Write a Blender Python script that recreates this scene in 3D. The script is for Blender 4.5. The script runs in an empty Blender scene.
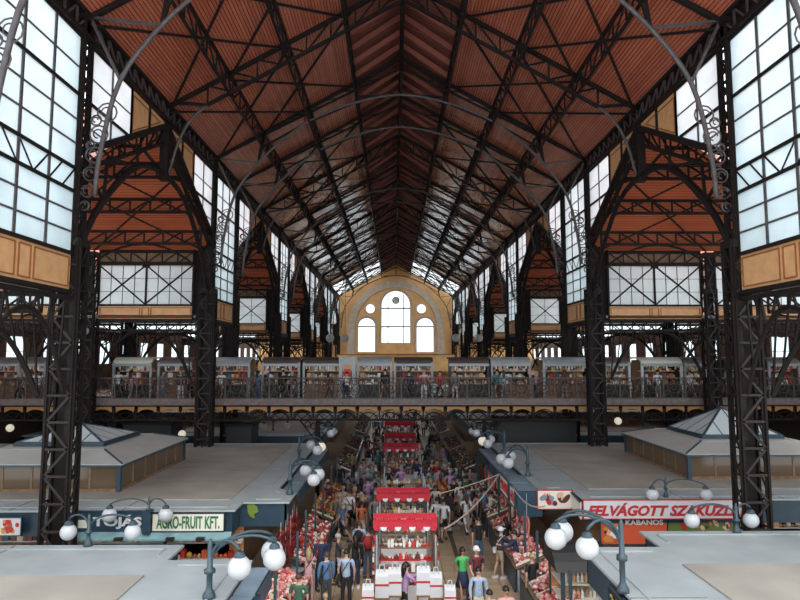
import bpy, math, random
from mathutils import Vector, Matrix
R = math.radians
rnd = random.Random(7)
scene = bpy.context.scene
COL = scene.collection
# ------------------------------------------------------------------ camera, sky, exposure
FPX = 620.0
cam_d = bpy.data.cameras.new('camera'); cam = bpy.data.objects.new('camera', cam_d); COL.objects.link(cam)
cam_d.sensor_width = 36.0; cam_d.lens = FPX * 36.0 / 800.0; cam_d.clip_end = 500
cam.location = (-0.42, 0.0, 7.7)
cam.rotation_euler = (R(90) + math.atan(56 / FPX), 0, -math.atan(6.5 / FPX))
scene.camera = cam
CM = cam.rotation_euler.to_matrix()
def ray(px, py): return CM @ Vector((px - 400.0, 300.0 - py, -FPX))
def at_z(px, py, z):
    d = ray(px, py); t = (z - cam.location.z) / d.z; return cam.location + d * t
def at_y(px, py, y):
    d = ray(px, py); return cam.location + d * (y / d.y)
w = bpy.data.worlds.new('overcast_sky'); scene.world = w; w.use_nodes = True
nt = w.node_tree; nt.nodes.clear()
wo = nt.nodes.new('ShaderNodeOutputWorld'); bg = nt.nodes.new('ShaderNodeBackground')
tc = nt.nodes.new('ShaderNodeTexCoord'); sx = nt.nodes.new('ShaderNodeSeparateXYZ'); cr = nt.nodes.new('ShaderNodeValToRGB')
cr.color_ramp.elements[0].position = 0.0; cr.color_ramp.elements[0].color = (0.72, 0.80, 0.85, 1)
cr.color_ramp.elements[1].position = 1.0; cr.color_ramp.elements[1].color = (1.05, 1.12, 1.17, 1)
nt.links.new(tc.outputs['Generated'], sx.inputs[0]); nt.links.new(sx.outputs['Z'], cr.inputs[0])
nt.links.new(cr.outputs[0], bg.inputs[0]); nt.links.new(bg.outputs[0], wo.inputs[0])
bg.inputs['Strength'].default_value = 2.8
sun_d = bpy.data.lights.new('sun', 'SUN'); sun_d.energy = 1.2; sun_d.angle = R(12); sun_d.color = (1.0, 0.95, 0.88)
sun = bpy.data.objects.new('sun', sun_d); COL.objects.link(sun); sun.location = (0, -20, 60); sun.rotation_euler = (R(38), 0, R(8))
scene.view_settings.view_transform = 'Standard'; scene.view_settings.look = 'None'
scene.view_settings.gamma = 1.0; scene.view_settings.use_curve_mapping = False
scene.view_settings.exposure = 0.0

# ------------------------------------------------------------------ materials
def mat(name, col, rough=0.6, metal=0.0, spec=0.5, noise=None, emit=None, bump=0.0):
    m = bpy.data.materials.new(name); m.use_nodes = True
    n = m.node_tree; b = n.nodes['Principled BSDF']
    b.inputs['Base Color'].default_value = (*col, 1); b.inputs['Roughness'].default_value = rough
    b.inputs['Metallic'].default_value = metal; b.inputs['Specular IOR Level'].default_value = spec
    if noise:   # (scale, amount) grain / wear
        t = n.nodes.new('ShaderNodeTexCoord'); x = n.nodes.new('ShaderNodeTexNoise'); x.inputs['Scale'].default_value = noise[0]; x.inputs['Detail'].default_value = 6
        r = n.nodes.new('ShaderNodeValToRGB'); a = noise[1]
        r.color_ramp.elements[0].position = 0.3; r.color_ramp.elements[1].position = 0.7
        r.color_ramp.elements[0].color = tuple(c * (1 - a) for c in col) + (1,)
        r.color_ramp.elements[1].color = tuple(min(1, c * (1 + a)) for c in col) + (1,)
        n.links.new(t.outputs['Object'], x.inputs['Vector']); n.links.new(x.outputs['Fac'], r.inputs[0]); n.links.new(r.outputs[0], b.inputs['Base Color'])
        if bump:
            bp = n.nodes.new('ShaderNodeBump'); bp.inputs['Strength'].default_value = bump; bp.inputs['Distance'].default_value = 0.02
            n.links.new(x.outputs['Fac'], bp.inputs['Height']); n.links.new(bp.outputs[0], b.inputs['Normal'])
    if emit:
        b.inputs['Emission Color'].default_value = (*emit[0], 1); b.inputs['Emission Strength'].default_value = emit[1]
    return m
def board_mat(name, c0, c1, axis, width, rough=0.45, coat=0.0):
    """tongue-and-groove boards: grooves every `width` metres across `axis`, colour varying board by board"""
    m = bpy.data.materials.new(name); m.use_nodes = True; n = m.node_tree; L = n.links.new; b = n.nodes['Principled BSDF']
    t = n.nodes.new('ShaderNodeTexCoord'); s = n.nodes.new('ShaderNodeSeparateXYZ'); L(t.outputs['Object'], s.inputs[0])
    dv = n.nodes.new('ShaderNodeMath'); dv.operation = 'DIVIDE'; dv.inputs[1].default_value = width; L(s.outputs[axis], dv.inputs[0])
    fl = n.nodes.new('ShaderNodeMath'); fl.operation = 'FLOOR'; L(dv.outputs[0], fl.inputs[0])
    fr = n.nodes.new('ShaderNodeMath'); fr.operation = 'FRACT'; L(dv.outputs[0], fr.inputs[0])
    gt = n.nodes.new('ShaderNodeMath'); gt.operation = 'GREATER_THAN'; gt.inputs[1].default_value = 0.16; L(fr.outputs[0], gt.inputs[0])
    wn = n.nodes.new('ShaderNodeTexWhiteNoise'); wn.noise_dimensions = '1D'; L(fl.outputs[0], wn.inputs['W'])
    no = n.nodes.new('ShaderNodeTexNoise'); no.inputs['Scale'].default_value = 0.5; no.inputs['Detail'].default_value = 7; L(t.outputs['Object'], no.inputs['Vector'])
    ad = n.nodes.new('ShaderNodeMath'); ad.operation = 'MULTIPLY_ADD'; ad.inputs[1].default_value = 0.35; L(wn.outputs['Value'], ad.inputs[0]); L(no.outputs['Fac'], ad.inputs[2])
    cr_ = n.nodes.new('ShaderNodeValToRGB'); cr_.color_ramp.elements[0].position = 0.3; cr_.color_ramp.elements[1].position = 0.95
    cr_.color_ramp.elements[0].color = (*c0, 1); cr_.color_ramp.elements[1].color = (*c1, 1); L(ad.outputs[0], cr_.inputs[0])
    mx = n.nodes.new('ShaderNodeMix'); mx.data_type = 'RGBA'; mx.inputs[6].default_value = tuple(c * 0.3 for c in c0) + (1,)
    L(gt.outputs[0], mx.inputs[0]); L(cr_.outputs[0], mx.inputs[7]); L(mx.outputs[2], b.inputs['Base Color'])
    bp = n.nodes.new('ShaderNodeBump'); bp.inputs['Strength'].default_value = 0.5; bp.inputs['Distance'].default_value = 0.02
    L(gt.outputs[0], bp.inputs['Height']); L(bp.outputs[0], b.inputs['Normal'])
    b.inputs['Roughness'].default_value = rough
    b.inputs['Coat Weight'].default_value = coat; b.inputs['Coat Roughness'].default_value = 0.2; b.inputs['Coat IOR'].default_value = 1.6
    return m
def glass_mat(name, col, transp, gloss=0.06):
    m = bpy.data.materials.new(name); m.use_nodes = True; n = m.node_tree; n.nodes.clear(); L = n.links.new
    o = n.nodes.new('ShaderNodeOutputMaterial'); tr = n.nodes.new('ShaderNodeBsdfTransparent'); tl = n.nodes.new('ShaderNodeBsdfTranslucent'); g = n.nodes.new('ShaderNodeBsdfGlossy')
    t = n.nodes.new('ShaderNodeTexCoord'); no = n.nodes.new('ShaderNodeTexNoise'); no.inputs['Scale'].default_value = 0.9; no.inputs['Detail'].default_value = 3; L(t.outputs['Object'], no.inputs['Vector'])
    c = n.nodes.new('ShaderNodeValToRGB'); c.color_ramp.elements[0].position = 0.3; c.color_ramp.elements[1].position = 0.7
    c.color_ramp.elements[0].color = tuple(x * .88 for x in col) + (1,); c.color_ramp.elements[1].color = (*col, 1); L(no.outputs['Fac'], c.inputs[0]); L(c.outputs[0], tl.inputs['Color'])
    tr.inputs['Color'].default_value = (0.93, 0.96, 0.97, 1); g.inputs['Roughness'].default_value = 0.15
    a = n.nodes.new('ShaderNodeMixShader'); a.inputs[0].default_value = transp; L(tl.outputs[0], a.inputs[1]); L(tr.outputs[0], a.inputs[2])
    d = n.nodes.new('ShaderNodeMixShader'); d.inputs[0].default_value = gloss; L(a.outputs[0], d.inputs[1]); L(g.outputs[0], d.inputs[2]); L(d.outputs[0], o.inputs[0])
    return m
def goods_mat(name, cols, rough=0.55):
    """every separate little piece of the mesh takes one colour of the list"""
    m = bpy.data.materials.new(name); m.use_nodes = True; n = m.node_tree; b = n.nodes['Principled BSDF']
    g = n.nodes.new('ShaderNodeNewGeometry'); c = n.nodes.new('ShaderNodeValToRGB'); c.color_ramp.interpolation = 'CONSTANT'
    e = c.color_ramp.elements
    while len(e) < len(cols): e.new(0.5)
    for i, k in enumerate(cols): e[i].position = i / len(cols); e[i].color = (*k, 1)
    n.links.new(g.outputs['Random Per Island'], c.inputs[0]); n.links.new(c.outputs[0], b.inputs['Base Color']); b.inputs['Roughness'].default_value = rough
    return m
M = dict(
    iron=mat('dark_iron', (0.014, 0.009, 0.008), 0.65, spec=0.25, noise=(6, .35)),
    pale=mat('grey_painted_iron', (0.085, 0.068, 0.068), 0.5, noise=(5, .3)),
    roof=board_mat('red_brown_roof_boards', (0.36, 0.085, 0.042), (0.56, 0.16, 0.088), 'X', 0.115, 0.24, 1.0),
    croof=board_mat('orange_transept_boards', (0.50, 0.105, 0.04), (0.72, 0.18, 0.075), 'Y', 0.14, 0.42),
    monitor=board_mat('dark_ridge_boards', (0.20, 0.058, 0.04), (0.36, 0.11, 0.075), 'Y', 0.3, 0.6),
    outroof=mat('roof_slates_outside', (0.30, 0.29, 0.28), 0.8, noise=(2, .2)),
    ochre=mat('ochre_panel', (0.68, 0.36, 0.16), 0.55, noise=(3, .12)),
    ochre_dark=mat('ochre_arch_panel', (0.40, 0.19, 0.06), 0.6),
    lacing=mat('column_lacing_iron', (0.032, 0.024, 0.022), 0.6, spec=0.3),
    ochre_line=mat('ochre_moulding', (0.30, 0.105, 0.04), 0.55),
    gable=mat('gable_plaster', (0.86, 0.48, 0.20), 0.8, noise=(0.8, .12)),
    stone=mat('pale_stone_band', (0.60, 0.47, 0.36), 0.8, noise=(2, .15)),
    glass=glass_mat('clerestory_glass', (0.80, 0.87, 0.89), 0.14),
    gglass=glass_mat('gable_window_glass', (0.9, 0.93, 0.94), 0.8),
    added_rooflight=glass_mat('added_roof_glass', (0.74, 0.74, 0.74), 0.12),  # greyer glass for the far nave glazing added to light the gable
    frost=glass_mat('frosted_glass', (0.88, 0.92, 0.93), 0.12),
    navy=mat('navy_fascia', (0.022, 0.050, 0.075), 0.4, noise=(4, .2)),
    steel=mat('blue_grey_canopy_metal', (0.20, 0.27, 0.33), 0.4, noise=(2, .15)),
    border=mat('pale_roof_metal', (0.34, 0.375, 0.39), 0.5, noise=(1.2, .10)),
    lroof=mat('lantern_roof_sheet', (0.42, 0.415, 0.39), 0.7, noise=(1.0, .08)),
    sidewall=mat('brown_side_plaster', (0.10, 0.06, 0.045), 0.8, noise=(0.8, .2)),
    felt=mat('grey_roof_felt', (0.32, 0.29, 0.255), 0.85, noise=(0.7, .14), bump=.2),
    seam=mat('roof_seam', (0.22, 0.20, 0.18), 0.8),
    wood=mat('brown_wood', (0.22, 0.12, 0.065), 0.55, noise=(6, .3)),
    orangewood=mat('warm_wood', (0.50, 0.21, 0.075), 0.5, noise=(6, .3)),
    white=mat('white_paint', (0.60, 0.60, 0.61), 0.5, noise=(3, .04)),
    cream=mat('cream_board', (0.78, 0.74, 0.64), 0.5),
    red=mat('red_paint', (0.50, 0.02, 0.025), 0.5),
    redcloth=mat('red_awning_cloth', (0.55, 0.025, 0.045), 0.75, noise=(8, .15)),
    whitecloth=mat('white_awning_cloth', (0.75, 0.74, 0.74), 0.75),
    green=mat('green_letters', (0.03, 0.17, 0.05), 0.5),
    teal=mat('teal_awning', (0.16, 0.28, 0.30), 0.5, noise=(4, .15)),
    orangered=mat('orange_red_panel', (0.60, 0.09, 0.035), 0.5),
    gold=mat('gold_letters', (0.55, 0.42, 0.15), 0.4),
    black=mat('black_plastic', (0.012, 0.012, 0.014), 0.5),
    floor=None,
    bulb=mat('opal_globe', (0.50, 0.51, 0.53), 0.3),
    bulb_on=mat('lit_opal_globe', (0.5, 0.48, 0.42), 0.25, emit=((1.0, 0.88, 0.68), 0.45)),
    tube_on=mat('lit_strip_lamp', (0.9, 0.85, 0.7), 0.3, emit=((1.0, 0.86, 0.6), 2.0)),
    lampiron=mat('lamp_post_blue_black', (0.035, 0.060, 0.075), 0.4),
    grey=mat('grey_metal', (0.30, 0.32, 0.34), 0.4, noise=(4, .15)),
    rail=mat('gallery_rail_iron', (0.075, 0.052, 0.047), 0.5, noise=(6, .25)),
    fascia=mat('gallery_fascia', (0.17, 0.125, 0.115), 0.6, noise=(5, .25)),
    steel_rod=mat('rod_iron', (0.06, 0.045, 0.042), 0.5),
    cable=mat('pale_cable', (0.45, 0.40, 0.33), 0.6),
)
FRUIT = [(0.55, .03, .02), (0.70, .12, .03), (0.62, .40, .05), (0.12, .22, .04), (0.75, .66, .50), (0.35, .02, .02)]
MEAT = [(0.62, .12, .11), (0.75, .40, .36), (0.45, .05, .05), (0.80, .62, .56), (0.60, .20, .20), (0.78, .75, .70), (0.70, .30, .24)]
MIXED = [(0.60, .05, .04), (0.10, .09, .08), (0.70, .68, .62), (0.45, .20, .08), (0.05, .10, .20), (0.65, .45, .15), (0.25, .05, .05), (0.75, .60, .50)]
M['fruit'] = goods_mat('fruit_and_vegetables', FRUIT); M['meat'] = goods_mat('meat_and_sausages', MEAT, .4)
M['mixed'] = goods_mat('packaged_goods', MIXED, .45); M['pepper'] = goods_mat('dried_peppers', [(.13, .008, .01), (.20, .012, .012), (.08, .008, .008)], .35)
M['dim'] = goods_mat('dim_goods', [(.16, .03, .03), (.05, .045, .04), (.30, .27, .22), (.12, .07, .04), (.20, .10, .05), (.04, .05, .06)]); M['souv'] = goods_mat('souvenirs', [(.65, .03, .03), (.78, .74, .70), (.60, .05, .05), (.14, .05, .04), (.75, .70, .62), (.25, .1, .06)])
M['light_goods'] = goods_mat('pale_goods', [(.75, .72, .66), (.60, .52, .42), (.70, .40, .2), (.78, .78, .76), (.35, .25, .16)])

# ------------------------------------------------------------------ mesh builder
class MB:
    def __init__(s): s.v = []; s.f = []
    def add(s, vs, fs):
        k = len(s.v); s.v += [tuple(x) for x in vs]; s.f += [tuple(i + k for i in f) for f in fs]; return s
    def box(s, x0, x1, y0, y1, z0, z1):
        return s.add([(x0, y0, z0), (x1, y0, z0), (x1, y1, z0), (x0, y1, z0), (x0, y0, z1), (x1, y0, z1), (x1, y1, z1), (x0, y1, z1)],
                     [(0, 3, 2, 1), (4, 5, 6, 7), (0, 1, 5, 4), (1, 2, 6, 5), (2, 3, 7, 6), (3, 0, 4, 7)])
    def bar(s, a, b, w, h=None, up=(0, 0, 1)):
        a = Vector(a); b = Vector(b); d = (b - a)
        if d.length < 1e-6: return s
        d.normalize(); u = Vector(up); sd = d.cross(u)
        if sd.length < 1e-3: sd = d.cross(Vector((0, 1, 0)))
        sd.normalize(); u = sd.cross(d); h = w if h is None else h
        sd = sd * (w / 2); u = u * (h / 2)
        vs = [a - sd - u, a + sd - u, a + sd + u, a - sd + u, b - sd - u, b + sd - u, b + sd + u, b - sd + u]
        return s.add(vs, [(0, 3, 2, 1), (4, 5, 6, 7), (0, 1, 5, 4), (1, 2, 6, 5), (2, 3, 7, 6), (3, 0, 4, 7)])
    def tube(s, pts, r, n=8, close=False):
        pts = [Vector(p) for p in pts]; k0 = len(s.v); m = len(pts); rs = r if isinstance(r, (list, tuple)) else [r] * m
        prev = None
        for i, p in enumerate(pts):
            if close: d = pts[(i + 1) % m] - pts[i - 1]
            else: d = pts[min(i + 1, m - 1)] - pts[max(i - 1, 0)]
            d.normalize()
            if prev is None:
                a = d.cross(Vector((0, 0, 1)));
                if a.length < 1e-3: a = d.cross(Vector((0, 1, 0)))
            else: a = prev - d * prev.dot(d)
            a.normalize(); prev = a; b = d.cross(a)
            for j in range(n):
                t = 2 * math.pi * j / n; s.v.append(tuple(p + (a * math.cos(t) + b * math.sin(t)) * rs[i]))
        for i in range(m if close else m - 1):
            i2 = (i + 1) % m
            for j in range(n):
                j2 = (j + 1) % n; s.f.append((k0 + i * n + j, k0 + i * n + j2, k0 + i2 * n + j2, k0 + i2 * n + j))
        if not close:
            s.f.append(tuple(k0 + j for j in range(n - 1, -1, -1))); s.f.append(tuple(k0 + (m - 1) * n + j for j in range(n)))
        return s
    def lathe(s, prof, c=(0, 0, 0), n=12):
        k0 = len(s.v)
        for (r, z) in prof:
            for j in range(n):
                t = 2 * math.pi * j / n; s.v.append((c[0] + r * math.cos(t), c[1] + r * math.sin(t), c[2] + z))
        for i in range(len(prof) - 1):
            for j in range(n):
                j2 = (j + 1) % n; s.f.append((k0 + i * n + j, k0 + i * n + j2, k0 + (i + 1) * n + j2, k0 + (i + 1) * n + j))
        s.f.append(tuple(k0 + j for j in range(n - 1, -1, -1))); s.f.append(tuple(k0 + (len(prof) - 1) * n + j for j in range(n)))
        return s
    def ball(s, c, r, n=10, sz=1.0, m=None):
        m = m or max(4, n // 2 + 1)
        return s.lathe([(max(1e-3, r * math.sin(math.pi * i / m)), -r * sz * math.cos(math.pi * i / m)) for i in range(m + 1)], c, n)
    def prism(s, poly, ex):
        """poly: 3-D points of a planar outline, ex: extrusion vector"""
        n = len(poly); ex = Vector(ex); a = [Vector(p) for p in poly]
        return s.add(a + [p + ex for p in a], [tuple(range(n - 1, -1, -1)), tuple(range(n, 2 * n))] + [(i, (i + 1) % n, n + (i + 1) % n, n + i) for i in range(n)])
    def ring(s, c, r, t, axis='y', n=12, k=5, a0=0, a1=360):
        full = a1 - a0 >= 360; N = n if full else n + 1; pts = []
        for i in range(N):
            a = R(a0 + (a1 - a0) * i / n); u, v = r * math.cos(a), r * math.sin(a)
            pts.append((c[0] + u, c[1], c[2] + v) if axis == 'y' else (c[0], c[1] + u, c[2] + v) if axis == 'x' else (c[0] + u, c[1] + v, c[2]))
        return s.tube(pts, t, k, close=full)
    def mesh(s, name, material=None, smooth=False):
        me = bpy.data.meshes.new(name); me.from_pydata(s.v, [], s.f); me.update()
        if material: me.materials.append(M[material] if isinstance(material, str) else material)
        if smooth: me.polygons.foreach_set('use_smooth', [True] * len(me.polygons))
        return me
def tag(o, label=None, cat=None, group=None, kind=None):
    if label: o['label'] = label
    if cat: o['category'] = cat
    if group: o['group'] = group
    if kind: o['kind'] = kind
    return o
def thing(name, loc, label, cat, group=None, rz=0.0):
    o = bpy.data.objects.new(name, None); o.empty_display_size = 0.2; COL.objects.link(o); o.location = loc; o.rotation_euler = (0, 0, rz)
    return tag(o, label, cat, group)
def link(name, me, parent=None, kind=None, loc=None):
    o = bpy.data.objects.new(name, me); COL.objects.link(o)
    if parent is not None:
        o.parent = parent
    if loc is not None: o.location = loc
    if kind: o['kind'] = kind
    return o
def part(parent, name, mb, material, kind=None, smooth=False, world=True, label=None):
    """mesh given in world coordinates becomes a child of `parent` (whose location is known)"""
    if world and parent is not None:
        p = parent; off = Vector((0, 0, 0)); 
        while p is not None: off = off + p.location; p = p.parent
        mb.v = [(x - off.x, y - off.y, z - off.z) for (x, y, z) in mb.v]
    o = link(name, mb.mesh(name, material, smooth), parent, kind)
    if label: o['label'] = label
    return o
def struct(name, mb, material, parent=None):
    return link(name, mb.mesh(name, material), parent, 'structure')
def copy_tree(o, parent=None):
    c = o.copy(); COL.objects.link(c)
    if parent is not None: c.parent = parent
    for ch in o.children: copy_tree(ch, c)
    return c
def lerp(a, b, t): return tuple(a[i] + (b[i] - a[i]) * t for i in range(3))
def ladder(parent, p, q, n, w, material='iron', single=True, name='brace', posts=True, zig=True, ends=True):
    """web members between chord p (a,b) and chord q (a,b)"""
    big = MB()
    for i in range(n + 1):
        a, b = lerp(p[0], p[1], i / n), lerp(q[0], q[1], i / n); segs = []
        if posts and (ends or 0 < i < n): segs.append((a, b))
        if zig and i < n:
            a2, b2 = lerp(p[0], p[1], (i + 1) / n), lerp(q[0], q[1], (i + 1) / n)
            segs.append((a, b2) if i < n / 2 else (b, a2))
        for s_ in segs:
            if single: part(parent, name, MB().bar(*s_, w), material)
            else: big.bar(*s_, w)
    if not single and big.v: part(parent, 'lattice_web', big, material, 'stuff')
ORD = ['nearest', 'second', 'third', 'fourth', 'fifth', 'sixth', 'seventh', 'eighth', 'ninth', 'tenth', 'eleventh', 'twelfth', 'thirteenth', 'fourteenth']
SIDE = {-1: 'left', 1: 'right'}
# ------------------------------------------------------------------ the hall
NAR = [(13.9, 18.8), (32.8, 37.6), (51.8, 56.6), (70.8, 75.6), (89.8, 94.6)]
LONG = [(18.8, 32.8), (37.6, 51.8), (56.6, 70.8), (75.6, 89.8), (94.6, 109.3)]
FR = [y for p in NAR for y in p] + [109.3]
W = 10.0; YG = 110.4
def rz(x): return 18.45 + 0.57 * (W - abs(x))     # underside of the nave roof
Y0 = 7.0
# nave roof slopes, ridge monitor
n_ceiling = thing('ceiling', (0, 0, 0), None, None); n_ceiling['kind'] = 'structure'
for sd in (-1, 1):
    a = MB().prism([(sd * 10.6, Y0, rz(10.6)), (sd * 2.5, Y0, rz(2.5)), (sd * 2.5, Y0, rz(2.5) + .16), (sd * 10.6, Y0, rz(10.6) + .16)], (0, 95.0 - Y0, 0))
    part(n_ceiling, 'roof_boards', a, 'roof', 'structure')
    a = MB().prism([(sd * 10.6, 95.0, rz(10.6)), (sd * 2.5, 95.0, rz(2.5)), (sd * 2.5, 95.0, rz(2.5) + .05), (sd * 10.6, 95.0, rz(10.6) + .05)], (0, YG - 95.0, 0))
    part(n_ceiling, 'added_glazed_roof', a, 'added_rooflight', 'structure')  # glazing added to light the gable wall and whiten the far slopes
    b = MB().box(min(sd * 2.5, sd * 2.62), max(sd * 2.5, sd * 2.62), Y0, YG, rz(2.5), rz(2.5) + 0.75)
    part(n_ceiling, 'ridge_side_board', b, 'monitor', 'structure')
    c = MB().prism([(sd * 2.7, Y0, rz(2.5) + .75), (0, Y0, rz(0) + .75), (0, Y0, rz(0) + .9), (sd * 2.7, Y0, rz(2.5) + .9)], (0, YG - Y0, 0))
    part(n_ceiling, 'ridge_boards', c, 'monitor', 'structure')
y = Y0 + .6; k = 0
chev = None
while y < YG - 1:
    for sd in (-1, 1):
        nm = 'ridge_rafter'
        part(n_ceiling, nm, MB().bar((sd * 2.5, y, rz(2.5) + .05), (0, y, rz(0) + .35), 0.16, 0.24), 'monitor', 'structure')
    y += 1.45
# floor
def tile_floor_mat():
    m = bpy.data.materials.new('beige_floor_tiles'); m.use_nodes = True; n = m.node_tree; b = n.nodes['Principled BSDF']; L = n.links.new
    t = n.nodes.new('ShaderNodeTexCoord'); no = n.nodes.new('ShaderNodeTexNoise'); no.inputs['Scale'].default_value = 1.6; no.inputs['Detail'].default_value = 6; L(t.outputs['Object'], no.inputs['Vector'])
    ob = n.nodes.new('ShaderNodeObjectInfo'); ad = n.nodes.new('ShaderNodeMath'); ad.operation = 'MULTIPLY_ADD'; ad.inputs[1].default_value = .35
    g = n.nodes.new('ShaderNodeNewGeometry'); L(g.outputs['Random Per Island'], ad.inputs[0]); L(no.outputs['Fac'], ad.inputs[2])
    c = n.nodes.new('ShaderNodeValToRGB'); c.color_ramp.elements[0].position = .35; c.color_ramp.elements[1].position = .95
    c.color_ramp.elements[0].color = (.38, .27, .17, 1); c.color_ramp.elements[1].color = (.60, .46, .32, 1); L(ad.outputs[0], c.inputs[0]); L(c.outputs[0], b.inputs['Base Color'])
    b.inputs['Roughness'].default_value = .35; return m
M['floor'] = tile_floor_mat(); M['grout'] = mat('grout', (.16, .12, .09), .8); M['fstrip'] = mat('dark_floor_strip', (.10, .08, .065), .5)
fl = struct('floor', MB().box(-26, 26, 4, 112, -.3, -.03), 'grout')
# tiles of the central aisle: single ones where they show, the far ones joined
tile_me = {}
tw, tl_ = 0.62, 0.62
xs = [(-3.6 + i * tw) for i in range(13)]
cnt = 0; far = MB(); j = 0; yy = 13.6
while yy < 108:
    for i, x in enumerate(xs):
        if 18.0 > yy and -1.3 < x < 1.0: inside = False
        strip = i in (0,)
        if yy < 25.0:
            show = (x < -1.0 or x > 0.9) and cnt < 290
            if show:
                link('tile', tile_me.setdefault('t', MB().box(0.012, tw - .012, 0.012, tl_ - .012, -.03, 0).mesh('tile', 'floor')), fl, None, (x, yy, 0)); cnt += 1; continue
        far.box(x + .012, x + tw - .012, yy + .012, yy + tl_ - .012, -.03, 0)
    yy += tl_
part(fl, 'floor_tiles', far, 'floor', 'stuff')
part(fl, 'side_floor', MB().box(-26, -3.62, 4, 112, -.03, 0).box(4.48, 26, 4, 112, -.03, 0).box(-3.6, 4.46, 4, 13.58, -.03, 0), 'floor', 'structure')
part(fl, 'dark_floor_strip', MB().box(1.95, 2.13, 13.6, 108, 0.0, .006), 'fstrip', 'structure')

# purlin girders along the nave, one per bay
bays = []
for i in range(len(FR) - 1): bays.append((FR[i], FR[i + 1]))
bays.insert(0, (Y0, FR[0]))
PNAME = {2.5: 'ridge', 5.0: 'middle', 7.5: 'eaves'}
for bi, (ya, yb) in enumerate(bays):
    for sd in (-1, 1):
        for px in (2.5, 5.0, 7.5):
            x = sd * px; zt = rz(px) - .06; dp = 0.85
            t = thing('purlin_girder', (x, ya, zt), f'lattice girder of the {PNAME[px]} row, {SIDE[sd]} roof slope, {ORD[bi]} bay from camera', 'girder', 'lattice girders along the nave roof')
            part(t, 'top_chord', MB().bar((x, ya, zt), (x, yb, zt), .10, .10), 'iron')
            part(t, 'bottom_chord', MB().bar((x, ya, zt - dp), (x, yb, zt - dp), .11, .08), 'iron')
            n = max(3, round((yb - ya) / 1.3))
            ladder(t, ((x, ya, zt), (x, yb, zt)), ((x, ya, zt - dp), (x, yb, zt - dp)), n, .06, 'iron', single=(20 > ya > 12 or 30 < ya < 34), name='brace')
    # ridge rib
    t = thing('ridge_girder', (0, ya, rz(0)), f'dark ridge girder at the peak of the nave roof, {ORD[bi]} bay from the camera', 'girder')
    part(t, 'rail', MB().bar((0, ya, rz(0) + .2), (0, yb, rz(0) + .2), .22, .2), 'iron')
    part(t, 'lower_rail', MB().bar((0, ya, rz(0) - .75), (0, yb, rz(0) - .75), .14, .1), 'iron')
    ladder(t, ((0, ya, rz(0) + .2), (0, yb, rz(0) + .2)), ((0, ya, rz(0) - .75), (0, yb, rz(0) - .75)), max(3, round((yb - ya) / 1.4)), .07, 'iron', single=False)
    # eaves girders
    for sd in (-1, 1):
        x = sd * 10.05
        t = thing('eaves_girder', (x, ya, 17.6), f'dark lattice eaves girder above the {SIDE[sd]} nave wall, {ORD[bi]} bay from camera', 'girder')
        part(t, 'bottom_chord', MB().bar((x, ya, 17.66), (x, yb, 17.66), .22, .14), 'iron')
        part(t, 'top_chord', MB().bar((x, ya, 18.38), (x, yb, 18.38), .22, .14), 'iron')
        part(t, 'backing_plate', MB().box(min(x + sd * .1, x + sd * .16), max(x + sd * .1, x + sd * .16), ya, yb, 17.6, 18.45), 'iron')
        ladder(t, ((x, ya, 18.38), (x, yb, 18.38)), ((x, ya, 17.66), (x, yb, 17.66)), max(3, round((yb - ya) / .7)), .06, 'rail', single=False)
    # wind rods in the roof plane
    if yb - ya > 6:
        ym = (ya + yb) / 2
        for sd in (-1, 1):
            t = thing('wind_bracing', (sd * 6, ya, rz(6)), f'thin crossed tie rods under the {SIDE[sd]} roof slope, {ORD[bi]} bay from the camera', 'bracing')
            for (a, b) in ((10.0, 5.0), (5.0, 10.0), (7.5, 2.5), (2.5, 7.5)):
                for (u, v) in ((ya, ym), (ym, yb)):
                    part(t, 'tie_rod', MB().bar((sd * a, u, rz(a) - .35), (sd * b, v, rz(b) - .35), .085), 'iron')

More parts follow.
